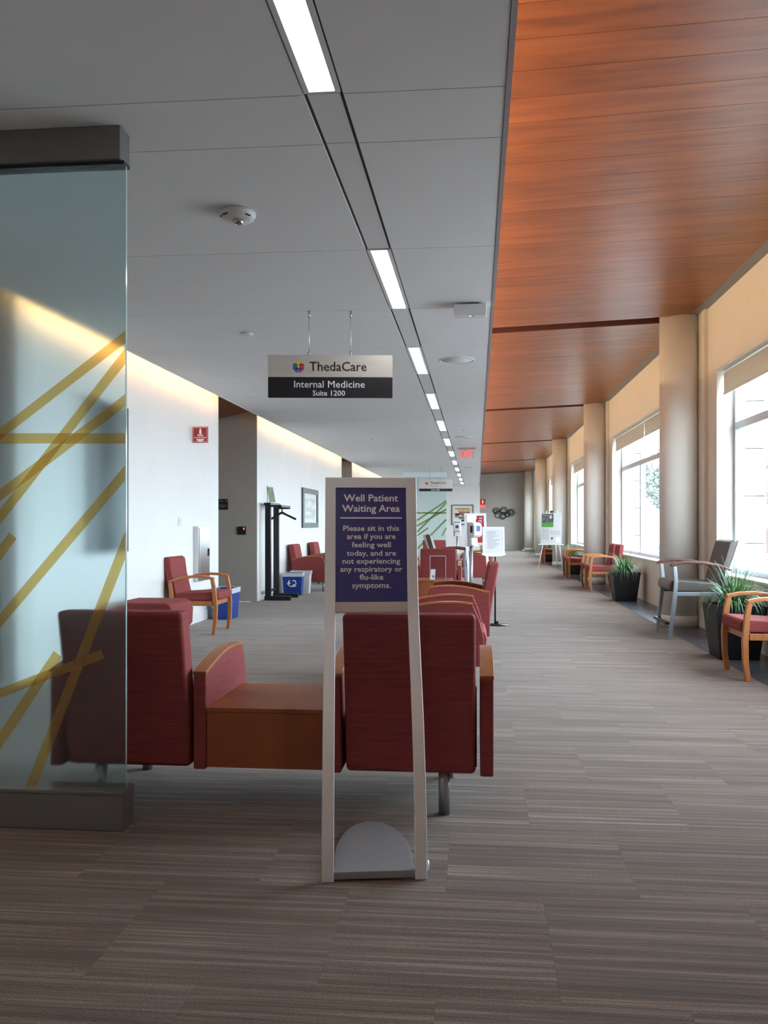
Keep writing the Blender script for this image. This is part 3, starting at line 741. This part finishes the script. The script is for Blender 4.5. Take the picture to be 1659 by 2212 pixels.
gc = make_guest('wooden guest chair with red cushions cut by the right edge', (2.535,7.33,0), PI/2, GG)
def guest(lab, loc, rz): return place(gc, lab, loc, rz, GG)
guest('wooden guest chair with red cushions against the left wall by the steel cabinet', (-3.40,9.74,0), -PI/2)
guest('nearer of the two guest chairs just beyond the second planter, red cushions', (2.50,16.42,0), PI/2)
guest('farther of the two guest chairs just beyond the second planter', (2.50,17.12,0), PI/2)
guest('guest chair by the windows before the third column, nearer of that pair', (2.50,20.05,0), PI/2)
guest('guest chair by the windows before the third column, farther of that pair', (2.50,20.72,0), PI/2)
guest('nearer guest chair by the windows past the easel', (2.50,27.2,0), PI/2)
guest('farther guest chair by the windows past the easel', (2.50,27.95,0), PI/2)

guest('distant guest chair mid-room behind the notice stand', (.06,18.9,0), PI/2)
# ================================================================== tall hip chairs
def make_hip(lab, loc, rz):
    t = thing('hip_chair', lab, 'chair', loc, rz, 'tall grey hip chairs')
    for s in (-1,1):
        x = s*.33
        MB().ribbon([(.34,0),(.315,.2),(.285,.45),(.27,.68),(.285,.84)], [.035,.042,.046,.046,.04], x-.021, x+.021).build('leg', M['legmetal'], t, bev=.004)
        MB().ribbon([(-.36,0),(-.30,.3),(-.265,.6),(-.30,.82)], [.034,.042,.046,.036], x-.02, x+.02).build('leg', M['legmetal'], t, bev=.004)
        MB().ribbon([(-.34,.80),(-.22,.85),(-.02,.885),(.15,.89),(.30,.868),(.335,.845)], [.026,.032,.036,.036,.036,.03], x-.029, x+.029).build('armrest', M['armwood'], t, bev=.008, seg=3)
        MB().box(x-.012,x+.012,-.27,.28,.50,.545).build('side_rail', M['legmetal'], t, bev=.003)
    MB().box(-.31,.31,.345,.385,.165,.20).build('footrest', M['black'], t, bev=.008)
    for s in (-1,1): MB().box(s*.30-.01,s*.30+.01,.30,.36,.17,.195).build('footrest_bracket', M['black'], t)
    MB().prism([(-.25,.545),(.30,.545),(.335,.57),(.338,.635),(.31,.675),(.2,.68),(-.25,.645)], -.305,.305,'x').build('seat', M['vinyl'], t, bev=.02, seg=3)
    MB().prism([(-.215,.64),(-.27,.64),(-.37,.93),(-.43,1.12),(-.395,1.145),(-.345,1.12),(-.275,.88)], -.29,.29,'x').build('backrest', M['vinyl'], t, bev=.014, seg=3)
    MB().prism([(-.272,.645),(-.315,.66),(-.42,.96),(-.478,1.12),(-.45,1.14),(-.432,1.12),(-.372,.93)], -.285,.285,'x').build('back_shell', M['greyfab'], t, bev=.01, seg=3)
    return t
hip = make_hip('tall taupe hip chair with silver legs and dark arms by the first column', (2.545,9.86,0), PI/2)
place(hip, 'tall grey hip chair with silver legs among the red chairs mid-room', (-.50,15.0,0), -PI/2)

# ================================================================== planters
def make_planter(lab, loc, top, bot, h, seed, n, spread, rz=0):
    rnd = random.Random(seed)
    t = thing('planter', lab, 'planter', loc, rz, 'black square planters with grass')
    wt = .022
    o = MB()
    A = [(-bot,-bot,0),(bot,-bot,0),(bot,bot,0),(-bot,bot,0)]; B = [(-top,-top,h),(top,-top,h),(top,top,h),(-top,top,h)]
    C = [(-top+wt,-top+wt,h),(top-wt,-top+wt,h),(top-wt,top-wt,h),(-top+wt,top-wt,h)]; D_ = [(p[0],p[1],h-.05) for p in C]
    o.quad(*A[::-1])
    for i in range(4):
        j = (i+1) % 4
        o.quad(A[i],A[j],B[j],B[i]); o.quad(B[i],B[j],C[j],C[i]); o.quad(C[i],C[j],D_[j],D_[i])
    o.build('pot', M['pot'], t)
    MB().box(-top+wt,top-wt,-top+wt,top-wt,h-.07,h-.03).build('soil', M['darksoil'], t)
    g = MB()
    for k in range(n):
        a = rnd.uniform(0,2*PI); r0 = rnd.uniform(0,.11)*1.0
        x, y = r0*math.cos(a), r0*math.sin(a); a += rnd.uniform(-.6,.6)
        L = rnd.uniform(.28,.50)*spread; lean = rnd.uniform(.25,1.9); droop = rnd.uniform(1.0,2.0); w = rnd.uniform(.0035,.0065)
        px, py, pz = x, y, h-.04; th = PI/2-lean*.35; P = []
        N = 6
        for i in range(N+1):
            P.append((min(px,.335),py,pz)); ds = L/N
            px += math.cos(a)*math.cos(th)*ds; py += math.sin(a)*math.cos(th)*ds; pz += math.sin(th)*ds
            th -= droop*lean/N*1.25
        sx, sy = -math.sin(a), math.cos(a)
        for i in range(N):
            w0 = w*(1-.85*(i/N)**1.5); w1 = w*(1-.85*((i+1)/N)**1.5)
            p, q = P[i], P[i+1]
            g.quad((p[0]-sx*w0,p[1]-sy*w0,p[2]),(p[0]+sx*w0,p[1]+sy*w0,p[2]),(q[0]+sx*w1,q[1]+sy*w1,q[2]),(q[0]-sx*w1,q[1]-sy*w1,q[2]),sm=True)
    go = g.build('grass_blades', M['green'], t); go['kind'] = 'stuff'
    return t
make_planter('nearest black planter of green grass behind the cropped guest chair', (2.55,8.32,0), .245, .185, .53, 1, 420, 1.12)
make_planter('black planter of grass in the open beside the pair of guest chairs', (2.55,14.33,0), .235, .175, .50, 2, 380, 1.0)
make_planter('planter of grass just before the third column by the easel', (2.52,21.75,0), .235, .175, .50, 3, 300, 1.0)
make_planter('farthest planter of grass behind the easel', (2.52,29.0,0), .235, .175, .50, 4, 240, 1.0)

# ================================================================== easel
t = thing('easel', 'white tripod easel holding a poster in front of the third column', 'easel', (2.2,24.2,0), math.radians(-14))
for s in (-1,1):
    MB().tube([(s*.36,-.28,0),(s*.24,-.10,.75),(s*.16,.02,1.72)], .012, 8).build('leg', M['white'], t)
MB().tube([(.10,.42,0),(.08,.24,.75),(0,.03,1.70)], .012, 8).build('leg', M['white'], t)
MB().box(-.36,.36,-.155,-.085,.72,.745).build('ledge', M['white'], t, bev=.004)
MB().box(-.05,.05,-.01,.04,1.66,1.73).build('clip', M['black'], t, bev=.004)
R = Matrix.Translation((0,-.125,.745)) @ Matrix.Rotation(-.135,4,'X')
ps = thing('poster', 'poster with a photograph and printed columns resting on the white easel', 'poster', (2.2,24.2,0), math.radians(-14))
MB().box(-.30,.30,-.004,.004,.003,.92).xf(R).build('board', mat('poster_board', (.5,.5,.5,1), .6), ps)
MB().box(-.285,.06,-.006,-.0035,.52,.90).xf(R).build('photo_print', mat('poster_photo_grey', (.09,.10,.10,1), .5, var=.6, scale=(9,9,9)), ps)
MB().box(-.285,.06,-.0066,-.0035,.50,.63).xf(R).build('green_band', mat('poster_green', (.07,.24,.05,1), .5), ps)
MB().lathe([(0,-.05),(.03,-.04),(.042,0),(.03,.045),(0,.055)],0,0,14).xf(R @ Matrix.Translation((-.02,-.0062,.80)) @ Matrix.Diagonal((1,.012,1,1))).build('portrait_shape', mat('poster_portrait', (.45,.36,.32,1), .6), ps)
for k in range(10): MB().box(-.285,-.06,-.0052,-.0035,.44-.034*k,.452-.034*k).xf(R).build('print_line', M['textgrey'], ps)
MB().box(-.03,.27,-.0052,-.0035,.27,.40).xf(R).build('print_block', mat('poster_block', (.42,.42,.43,1), .6), ps)
MB().box(.14,.27,-.0056,-.0035,.06,.2).xf(R).build('print_block', M['chan'], ps)
MB().box(.0,.05,-.0052,-.0035,.14,.20).xf(R).build('print_block', M['black'], ps)

# ================================================================== paper sign on a pole, sanitizers, holder
t = thing('notice_stand', 'slim black pole stand holding a white printed notice', 'sign stand', (.24,10.7,0), math.radians(8))
MB().lathe([(0,0),(.15,0),(.15,.008),(.02,.018),(.018,.05),(0,.05)],.03,.0,28).build('base', M['black'], t)
MB().tube([(0,0,.02),(0,0,.92)], .011, 10).build('pole', M['black'], t)
R = Matrix.Translation((-.02,-.012,.93)) @ Matrix.Rotation(-.10,4,'X')
MB().prism([(-.16,-.005),(-.11,-.025),(0,-.032),(.11,-.025),(.16,-.005),(.155,.012),(-.155,.012)], -.012,.012,'y').xf(R).build('bottom_rail', M['silver'], t)
fr = MB().box(-.145,-.118,-.006,.006,.012,.36).box(.118,.145,-.006,.006,.012,.36).box(-.118,.118,-.006,.006,.335,.36)
fr.xf(R).build('holder_frame', M['silver'], t)
pp = MB().box(-.118,.118,-.003,.003,.012,.335).xf(R).build('notice', M['paper'], t)
for k, (a, c) in enumerate([(-.09,.04),(-.09,.02),(-.085,.055),(-.085,.0),(-.085,.075),(-.085,.03),(-.085,.07),(-.085,.04),(-.085,.015)]):
    MB().box(a,c,-.0045,-.003,.288-.026*k,.294-.026*k).xf(R).build('print_line', M['textgrey'], pp)

def make_sanitizer(lab, loc, rz):
    t = thing('sanitizer_stand', lab, 'sanitizer', loc, rz, 'hand sanitizer stands')
    MB().lathe([(0,0),(.19,0),(.19,.012),(.04,.022),(0,.022)],0,0,28).build('base', M['legmetal'], t)
    MB().tube([(0,0,.02),(0,0,1.05)], .026, 14).build('pole', M['legmetal'], t)
    MB().box(-.075,.075,-.005,.012,1.0,1.42).build('back_plate', M['alu'], t, bev=.01)
    MB().prism([(-.075,1.46),(.075,1.46),(.085,1.40),(-.085,1.40)], -.008,.008,'y').build('top_card', M['paper'], t)
    MB().prism([(-.006,1.36),(-.09,1.35),(-.115,1.30),(-.115,1.16),(-.09,1.13),(-.006,1.13)], -.065,.065,'x').build('dispenser', M['white'], t, bev=.012, seg=3)
    MB().prism([(-.006,1.13),(-.055,1.13),(-.06,1.03),(-.10,1.0),(-.006,1.0)], -.05,.05,'x').build('drip_tray', M['white'], t, bev=.006)
    MB().box(-.03,.03,-.1175,-.1145,1.22,1.30).build('badge', M['blue'], t)
    MB().box(-.067,-.064,-.09,-.05,1.20,1.30).build('side_badge', M['textblk'], t)
    for ch in t.children:
        if ch.name.split('.')[0] in ('dispenser','drip_tray','badge','side_badge','back_plate','top_card'): ch.scale = (1.35,1.25,1.0)
    return t
sn = make_sanitizer('nearer hand sanitizer dispenser on a grey pole beside the notice', (-.085,12.0,0), math.radians(48))
place(sn, 'farther hand sanitizer dispenser on a pole in front of the painting', (-.53,22.0,0), 0)
t = thing('brochure_holder', 'clear acrylic brochure holder standing on the low table', 'holder', (-.60,12.52,.475))
MB().box(-.12,.12,-.003,.0,.0,.36).build('front_sheet', M['acrylic'], t)
for (x0,x1,z0,z1) in ((-.124,-.118,0,.36),(.118,.124,0,.36),(-.124,.124,.354,.362)): MB().box(x0,x1,-.006,.002,z0,z1).build('edge', M['white'], t)
MB().box(-.12,.12,0,.08,0,.004).build('foot', M['acrylic'], t)
t = thing('small_card', 'small white card leaning on the low table before the brochure holder', 'card', (-.66,12.38,.475), .1)
MB().prism([(-.05,.0),(.02,-.0),(.03,.16),(-.04,.16)], -.002,.002,'y').build('card_sheet', M['paper'], t)
MB().box(-.022,.012,-.0035,-.002,.03,.07).build('print_mark', mat('card_print', (.2,.25,.5,1), .6), t)

# ================================================================== left wall items
# framed board behind the glass edge
t = thing('wall_board', 'tall dark framed board on the left wall at the glass edge', 'picture', (XL,7.97,1.03))
MB().box(0,.022,-.47,.47,0,1.54).build('frame', M['picframe'], t, bev=.004)
MB().box(.022,.024,-.42,.42,.05,1.49).build('panel', M['signblk'], t)
# projecting extinguisher sign
t = thing('fire_extinguisher_sign', 'red projecting fire extinguisher sign high on the left wall', 'sign', (XL,10.47,2.405))
MB().box(.001,.212,-.006,.006,0,.212).build('plate', M['red'], t, bev=.003)
br = MB(); br.box(.012,.200,-.0075,-.006,.010,.014).box(.012,.200,-.0075,-.006,.198,.202).box(.012,.016,-.0075,-.006,.014,.198).box(.196,.200,-.0075,-.006,.014,.198)
br.build('border_line', M['text'], t)
MB().prism([(.094,.115),(.122,.115),(.122,.165),(.112,.19),(.104,.19),(.094,.165)], -.0078,-.006,'y').build('extinguisher_symbol', M['text'], t)
text('FIRE', .075, M['text'], t, (.106,-.0062,.085), bold=.03, height=.025)
text('EXTINGUISHER', .16, M['text'], t, (.106,-.0062,.058), bold=.02, height=.018)
MB().prism([(.055,.048),(.157,.048),(.157,.035),(.165,.033),(.106,.012),(.047,.033),(.055,.035)], -.0078,-.006,'y').build('arrow', M['text'], t)
# steel cabinet
t = thing('extinguisher_cabinet', 'narrow stainless steel cabinet on the left wall above the guest chair', 'cabinet', (XL,10.72,.56))
MB().box(0,.07,-.215,.215,0,.735).build('body', M['steel'], t, bev=.004)
dr = MB().box(.071,.082,-.195,.20,.02,.715).build('door', M['steel'], t, bev=.003)
MB().box(.082,.095,.14,.16,.33,.43).build('handle', M['black'], dr)
t = thing('light_switch', 'white light switch plate on the left wall near the steel cabinet', 'switch', (XL,10.0,1.30))
MB().box(0,.008,-.06,.06,0,.115).build('plate', M['white'], t, bev=.003)
MB().box(.008,.013,-.016,.016,.03,.085).build('rocker', M['paper'], t)
# hall sign and card reader on the return wall
t = thing('room_sign', 'small black room sign on the hall return wall', 'sign', (-4.40,13.63,1.575))
MB().box(-.16,.135,-.008,0,0,.185).build('plate', M['signblk'], t, bev=.004)
MB().box(-.02,.045,-.0095,-.008,.145,.158).build('print_line', M['textgrey'], t)
MB().cyl(0,0,0,.0015,.022,seg=16).xf(Matrix.Translation((.10,-.008,.15)) @ Matrix.Rotation(PI/2,4,'X')).build('symbol', M['signred'], t)
for k, (a, c) in enumerate([(-.03,.11),(-.02,.10),(0,.07)]): MB().box(a,c,-.0095,-.008,.075-.018*k,.082-.018*k).build('print_line', M['textgrey'], t)
t = thing('card_reader', 'small black card reader with red light on the return wall', 'card reader', (-4.02,13.63,1.145))
MB().box(-.075,.075,-.035,0,0,.14).build('body', M['black'], t, bev=.008)
MB().box(.03,.05,-.037,-.035,.085,.12).build('indicator', M['redled'], t)
# coat rack
t = thing('coat_rack', 'black metal coat rack with a hanger standing at the wall corner', 'coat rack', (-3.62,13.85,0))
for y in (0,.58):
    MB().box(-.05,.05,y-.03,y+.03,.06,1.66).build('upright', M['rackblack'], t, bev=.003)
    MB().box(-.06,.40,y-.04,y+.04,.0,.075).build('foot', M['rackblack'], t, bev=.004)
MB().box(-.06,.06,-.06,.64,1.66,1.70).build('top_shelf', M['rackblack'], t, bev=.003)
MB().box(-.02,.02,.03,.55,.14,.18).build('lower_rail', M['rackblack'], t)
MB().box(.0,.24,.62,.65,1.60,1.66).build('side_arm', M['rackblack'], t)
MB().box(-.035,.24,-.02,.0,1.625,1.66).build('side_arm', M['rackblack'], t)
MB().box(.20,.235,-.02,.65,1.625,1.66).build('hanging_rail', M['rackblack'], t)
hg = thing('coat_hanger', 'black coat hanger on the coat rack', 'hanger', (-3.40,13.95,1.43))
MB().tube([(0,0,.20),(0,0,.09)], .012, 8).build('hook', M['rackblack'], hg)
MB().ribbon([(-.20,-.02),(-.10,.045),(0,.10),(.10,.05),(.25,-.02)], [.03,.034,.045,.034,.035], -.018,.018,'y').build('shoulders', M['rackblack'], hg, bev=.004)
# brochure display on the wall above the rack
t = thing('leaflet_holder', 'white wall leaflet holder with a pale green leaflet above the rack', 'leaflet holder', (XL,14.35,1.72))
MB().box(0,.02,-.06,.16,0,.30).build('back_plate', M['chan'], t)
MB().hexa([(.05,-.06,0),(.16,-.06,0),(.16,-.055,0),(.05,-.055,0)], [(.0,-.06,.27),(.11,-.06,.27),(.11,-.055,.27),(.0,-.055,.27)]).build('leaflet', mat('leaflet_green', (.42,.52,.33,1), .6), t)
MB().hexa([(.085,-.062,.12),(.12,-.062,.12),(.12,-.06,.12),(.085,-.06,.12)], [(.075,-.062,.17),(.105,-.062,.17),(.105,-.06,.17),(.075,-.06,.17)]).build('leaflet_mark', mat('leaflet_blue', (.2,.42,.6,1), .6), t)
# framed landscape picture
def abstract(name, cols, scale):
    m = bpy.data.materials.new(name); m.use_nodes = True; nt = m.node_tree; bb = nt.nodes['Principled BSDF']
    tc = nt.nodes.new('ShaderNodeTexCoord'); mp = nt.nodes.new('ShaderNodeMapping'); mp.inputs['Scale'].default_value = scale
    nz = nt.nodes.new('ShaderNodeTexNoise'); nz.inputs['Scale'].default_value = 1; nz.inputs['Detail'].default_value = 2; nz.inputs['Distortion'].default_value = .4
    r = nt.nodes.new('ShaderNodeValToRGB'); r.color_ramp.interpolation = 'LINEAR'
    els = r.color_ramp.elements
    for i, c in enumerate(cols):
        p = .3+.4*i/(len(cols)-1)
        if i == 0: els[0].position = p; els[0].color = c
        elif i == 1: els[1].position = p; els[1].color = c
        else: e = els.new(p); e.color = c
    nt.links.new(tc.outputs['Object'], mp.inputs[0]); nt.links.new(mp.outputs[0], nz.inputs['Vector']); nt.links.new(nz.outputs['Fac'], r.inputs[0]); nt.links.new(r.outputs[0], bb.inputs['Base Color'])
    bb.inputs['Roughness'].default_value = .35
    return m
t = thing('framed_picture', 'dark framed pale landscape print on the left wall past the coat rack', 'picture', (XL,18.02,1.25))
f = MB().box(0,.04,-.85,.85,0,.11).box(0,.04,-.85,.85,.76,.87).box(0,.04,-.85,-.70,.11,.76).box(0,.04,.70,.85,.11,.76)
f.build('frame', M['picframe'], t, bev=.004)
MB().box(0,.015,-.70,.70,.11,.76).build('mount', M['artmat'], t)
MB().box(.015,.017,-.56,.56,.20,.66).build('print', abstract('pale_landscape', [(.62,.66,.64,1),(.36,.48,.50,1),(.50,.52,.38,1),(.70,.72,.72,1),(.25,.36,.40,1)], (1,1.2,7)), t)
# bins
def bin_(name, lab, loc, rz, m, wx, wy, h):
    t = thing(name, lab, 'bin', loc, rz)
    o = MB(); s = .86; e = .012
    A = [(-wx*s,-wy*s,0),(wx*s,-wy*s,0),(wx*s,wy*s,0),(-wx*s,wy*s,0)]; B = [(-wx,-wy,h),(wx,-wy,h),(wx,wy,h),(-wx,wy,h)]
    C = [(-wx+e,-wy+e,h),(wx-e,-wy+e,h),(wx-e,wy-e,h),(-wx+e,wy-e,h)]; D_ = [(p[0],p[1],.05) for p in C]
    D_ = [(p[0]*.8,p[1]*.8,.05) for p in C]
    o.quad(*A[::-1]); o.quad(*D_)
    for i in range(4):
        j = (i+1) % 4; o.quad(A[i],A[j],B[j],B[i]); o.quad(B[i],B[j],C[j],C[i]); o.quad(C[i],C[j],D_[j],D_[i])
    o.build('body', m, t)
    rm = MB(); q = .012
    n = 8
    def ring(sc, z): return [(-(wx+sc),-(wy+sc),z),((wx+sc),-(wy+sc),z),((wx+sc),(wy+sc),z),(-(wx+sc),(wy+sc),z)]
    a_, b_, c_ = ring(.006,h-.06), ring(.012,h+.012), ring(-.02,h+.008)
    for i in range(4):
        j = (i+1) % 4; rm.quad(a_[i],a_[j],b_[j],b_[i]); rm.quad(b_[i],b_[j],c_[j],c_[i])
    rm.build('liner_bag', M['whitebag'], t)
    return t
rb = bin_('recycling_bin', 'blue recycling bin with white arrows symbol behind the coat rack', (-3.43,14.95,0), math.radians(4), M['blue'], .185, .14, .41)
# three chasing arrows
for k in range(3):
    a0 = PI/2+k*2*PI/3
    R = Matrix.Translation((0,-.1305,.235)) @ Matrix.Rotation(-.05,4,'X') @ Matrix.Rotation(k*2*PI/3,4,'Y')
    MB().ribbon([(-.085,-.025),(-.045,.055),(-.012,.075),(.025,.06)], .018, -.006,-.003,'y').xf(R).build('recycling_arrow', M['text'], rb)
    MB().prism([(.015,.10),(.072,.035),(-.0,.03)], -.006,-.003,'y').xf(R).build('recycling_arrow_tip', M['text'], rb)
bin_('waste_bin', 'grey waste bin beside the blue recycling bin at the wall', (-3.36,15.32,0), math.radians(4), M['chan'], .185, .14, .42)
bin_('recycling_bin', 'blue bin with a clear liner at the wall corner behind the guest chair', (-3.52,11.15,0), 0, M['blue'], .14, .19, .42)

# ================================================================== far end
t = thing('abstract_painting', 'colourful abstract painting in a thin dark frame on the far wall', 'picture', (-.64,36.2,1.30))
f = MB().box(-.49,.49,-.04,0,0,.04).box(-.49,.49,-.04,0,.86,.90).box(-.49,-.45,-.04,0,.04,.86).box(.45,.49,-.04,0,.04,.86)
f.build('frame', M['picframe'], t)
mt_ = MB().box(-.45,.45,-.02,0,.04,.86).build('mount', M['artmat'], t)
for (x0,x1,z0,z1,c) in [(-.33,.33,.70,.74,(.16,.15,.10,1)),(-.20,.33,.58,.68,(.62,.40,.08,1)),(-.14,.33,.46,.58,(.36,.06,.06,1)),(-.05,.2,.50,.56,(.25,.22,.20,1)),(-.05,.33,.38,.46,(.62,.20,.04,1)),(-.33,-.12,.42,.52,(.03,.03,.03,1)),(-.33,-.16,.34,.41,(.55,.15,.03,1)),(-.16,.10,.26,.37,(.04,.22,.28,1)),(.10,.33,.26,.37,(.45,.42,.30,1)),(-.05,.08,.16,.24,(.02,.03,.03,1)),(.16,.33,.16,.24,(.03,.04,.03,1))]:
    MB().box(x0,x1,-.024-.002*random.random(),-.02,z0,z1).build('paint_patch', mat('paint_patch', c, .6, var=.3, scale=(9,9,9)), mt_)
t = thing('ring_sculpture', 'black iron wall sculpture of overlapping rings on the far wall', 'wall art', (1.40,Y1-.012,1.90))
for (x,z,r,y_) in [(-.40,.13,.16,-.04),(-.42,.10,.10,-.06),(-.29,-.06,.17,-.06),(.0,.13,.19,-.05),(-.02,.10,.13,-.07),(-.06,-.12,.18,-.04),(-.03,-.14,.12,-.07),(.19,-.05,.14,-.06),(.17,-.07,.09,-.04),(.38,.04,.17,-.05),(.36,.06,.10,-.07)]:
    MB().tube([(x+r*math.cos(2*PI*k/24), y_, z+r*math.sin(2*PI*k/24)) for k in range(24)], .017, 8, close=True).build('ring', M['iron'], t)
for x in (-.35,.0,.35): MB().tube([(x,-.05,0),(x,0,0)], .012, 6).build('standoff', M['iron'], t)
t = thing('fire_extinguisher_sign', 'small distant red extinguisher sign at the far wall corner', 'sign', (.137,36.6,2.15))
MB().box(0,.25,-.006,.006,.06,.32).build('plate', M['red'], t)
MB().prism([(.10,.12),(.15,.12),(.15,.22),(.135,.28),(.115,.28),(.10,.22)], -.009,-.006,'y').build('extinguisher_symbol', M['text'], t)
MB().box(.02,.25,-.008,.004,-.08,.045).build('lower_plate', M['exitlit'], t)

# ================================================================== outside the windows
gd = MB().box(3.23, 140, -60, 160, -.25, -.12).build('ground_outside', M['pave']); gd['kind'] = 'structure'
nm2 = ['beside the near right-edge window','at the far side of the near right-edge window','past the window behind the hip chair','past the third window','past the fourth window','at the far corner']
for i, cy in enumerate(COLY[1:]):
    t = thing('stone_pier', 'pale stone pier outside %s' % nm2[i], 'pier', (3.23,cy,-.12), 0, 'stone piers outside the windows')
    z = 0
    while z < 4.4:
        MB().box(.01,.40,-.36,.36,z+.006,z+.594).build('stone_block', M['concrete'], t, bev=.006); z += .6
    MB().box(.02,.38,-.34,.34,0,4.4).build('pier_core', M['grout'], t)
def tree(lab, loc, h, r, seed):
    rnd = random.Random(seed)
    t = thing('tree', lab, 'tree', loc, 0, 'trees outside')
    o = MB().tube([(0,0,0),(.05,.02,h*.4),(.0,.05,h*.95)], [.16,.12,.03], 8)
    for k in range(14):
        a = rnd.uniform(0,2*PI); z = h*rnd.uniform(.35,.85); L = r*rnd.uniform(.6,1)
        o.tube([(0,0,z),(math.cos(a)*L*.5,math.sin(a)*L*.5,z+.3*L),(math.cos(a)*L,math.sin(a)*L,z+.45*L)], [.05,.03,.01], 5)
    o.build('trunk', M['bark'], t)
    g = MB()
    for k in range(4000):
        a = rnd.uniform(0,2*PI); rr = r*rnd.random()**.5; z = h*.62+rnd.uniform(-1,1)*h*.36*(1-(rr/r)**2*.7)
        x, y = rr*math.cos(a), rr*math.sin(a); s = .075
        u = Vector((rnd.uniform(-1,1),rnd.uniform(-1,1),rnd.uniform(-1,1))).normalized()*s; v = u.orthogonal().normalized()*s*.6; c = Vector((x,y,z))
        g.quad(c-u-v,c+u-v,c+u+v,c-u+v)
    go = g.build('foliage', M['leaf'], t); go['kind'] = 'stuff'
tree('broad leafy tree outside seen through the second window', (9.5,37,-.12), 5.6, 2.1, 5)
tree('taller tree beyond the parked car outside', (19,52,-.12), 6.5, 2.4, 6)
t = thing('terracotta_pot', 'terracotta pot outside the window behind the first column', 'pot', (4.5,19.2,-.12))
MB().lathe([(0,0),(.26,0),(.36,.58),(.42,.58),(.42,.74),(.37,.74),(.33,.5),(0,.5)],0,0,28).build('pot', M['terracotta'], t)
g = MB(); rnd = random.Random(9)
for k in range(60):
    a = rnd.uniform(0,2*PI); L = rnd.uniform(.25,.6); x, y = .15*math.cos(a), .15*math.sin(a)
    g.tube([(x,y,.5),(x*2,y*2,.5+L*.7),(x*2.6,y*2.6,.5+L)], [.008,.006,.002], 4)
gg = g.build('stems', M['bark'], t); gg['kind'] = 'stuff'
# parked car
t = thing('parked_car', 'red car parked outside beyond the right-edge window', 'car', (12.3,34.5,-.12), math.radians(8))
body = [(-2.2,.30),(-2.25,.62),(-2.1,.86),(-1.35,.95),(-.75,1.42),(.75,1.45),(1.35,.98),(2.05,.90),(2.25,.62),(2.2,.30)]
MB().prism(body, -.85,.85,'y').build('body', M['carpaint'], t, bev=.06, seg=3)
for s in (-.865,.853):
    MB().prism([(-1.15,.98),(-.68,1.34),(.0,1.37),(.0,.98)], s, s+.012,'y').build('side_window', M['carglass'], t)
    MB().prism([(.06,.98),(.06,1.37),(.68,1.36),(1.1,.98)], s, s+.012,'y').build('side_window', M['carglass'], t)
for x in (-1.4,1.4):
    for s in (-.88,.70):
        o = MB().lathe([(0,0),(.33,0),(.33,.18),(0,.18)],0,0,24).xf(Matrix.Translation((x,s+.18,.33)) @ Matrix.Rotation(PI/2,4,'X')).build('wheel', M['tyre'], t)
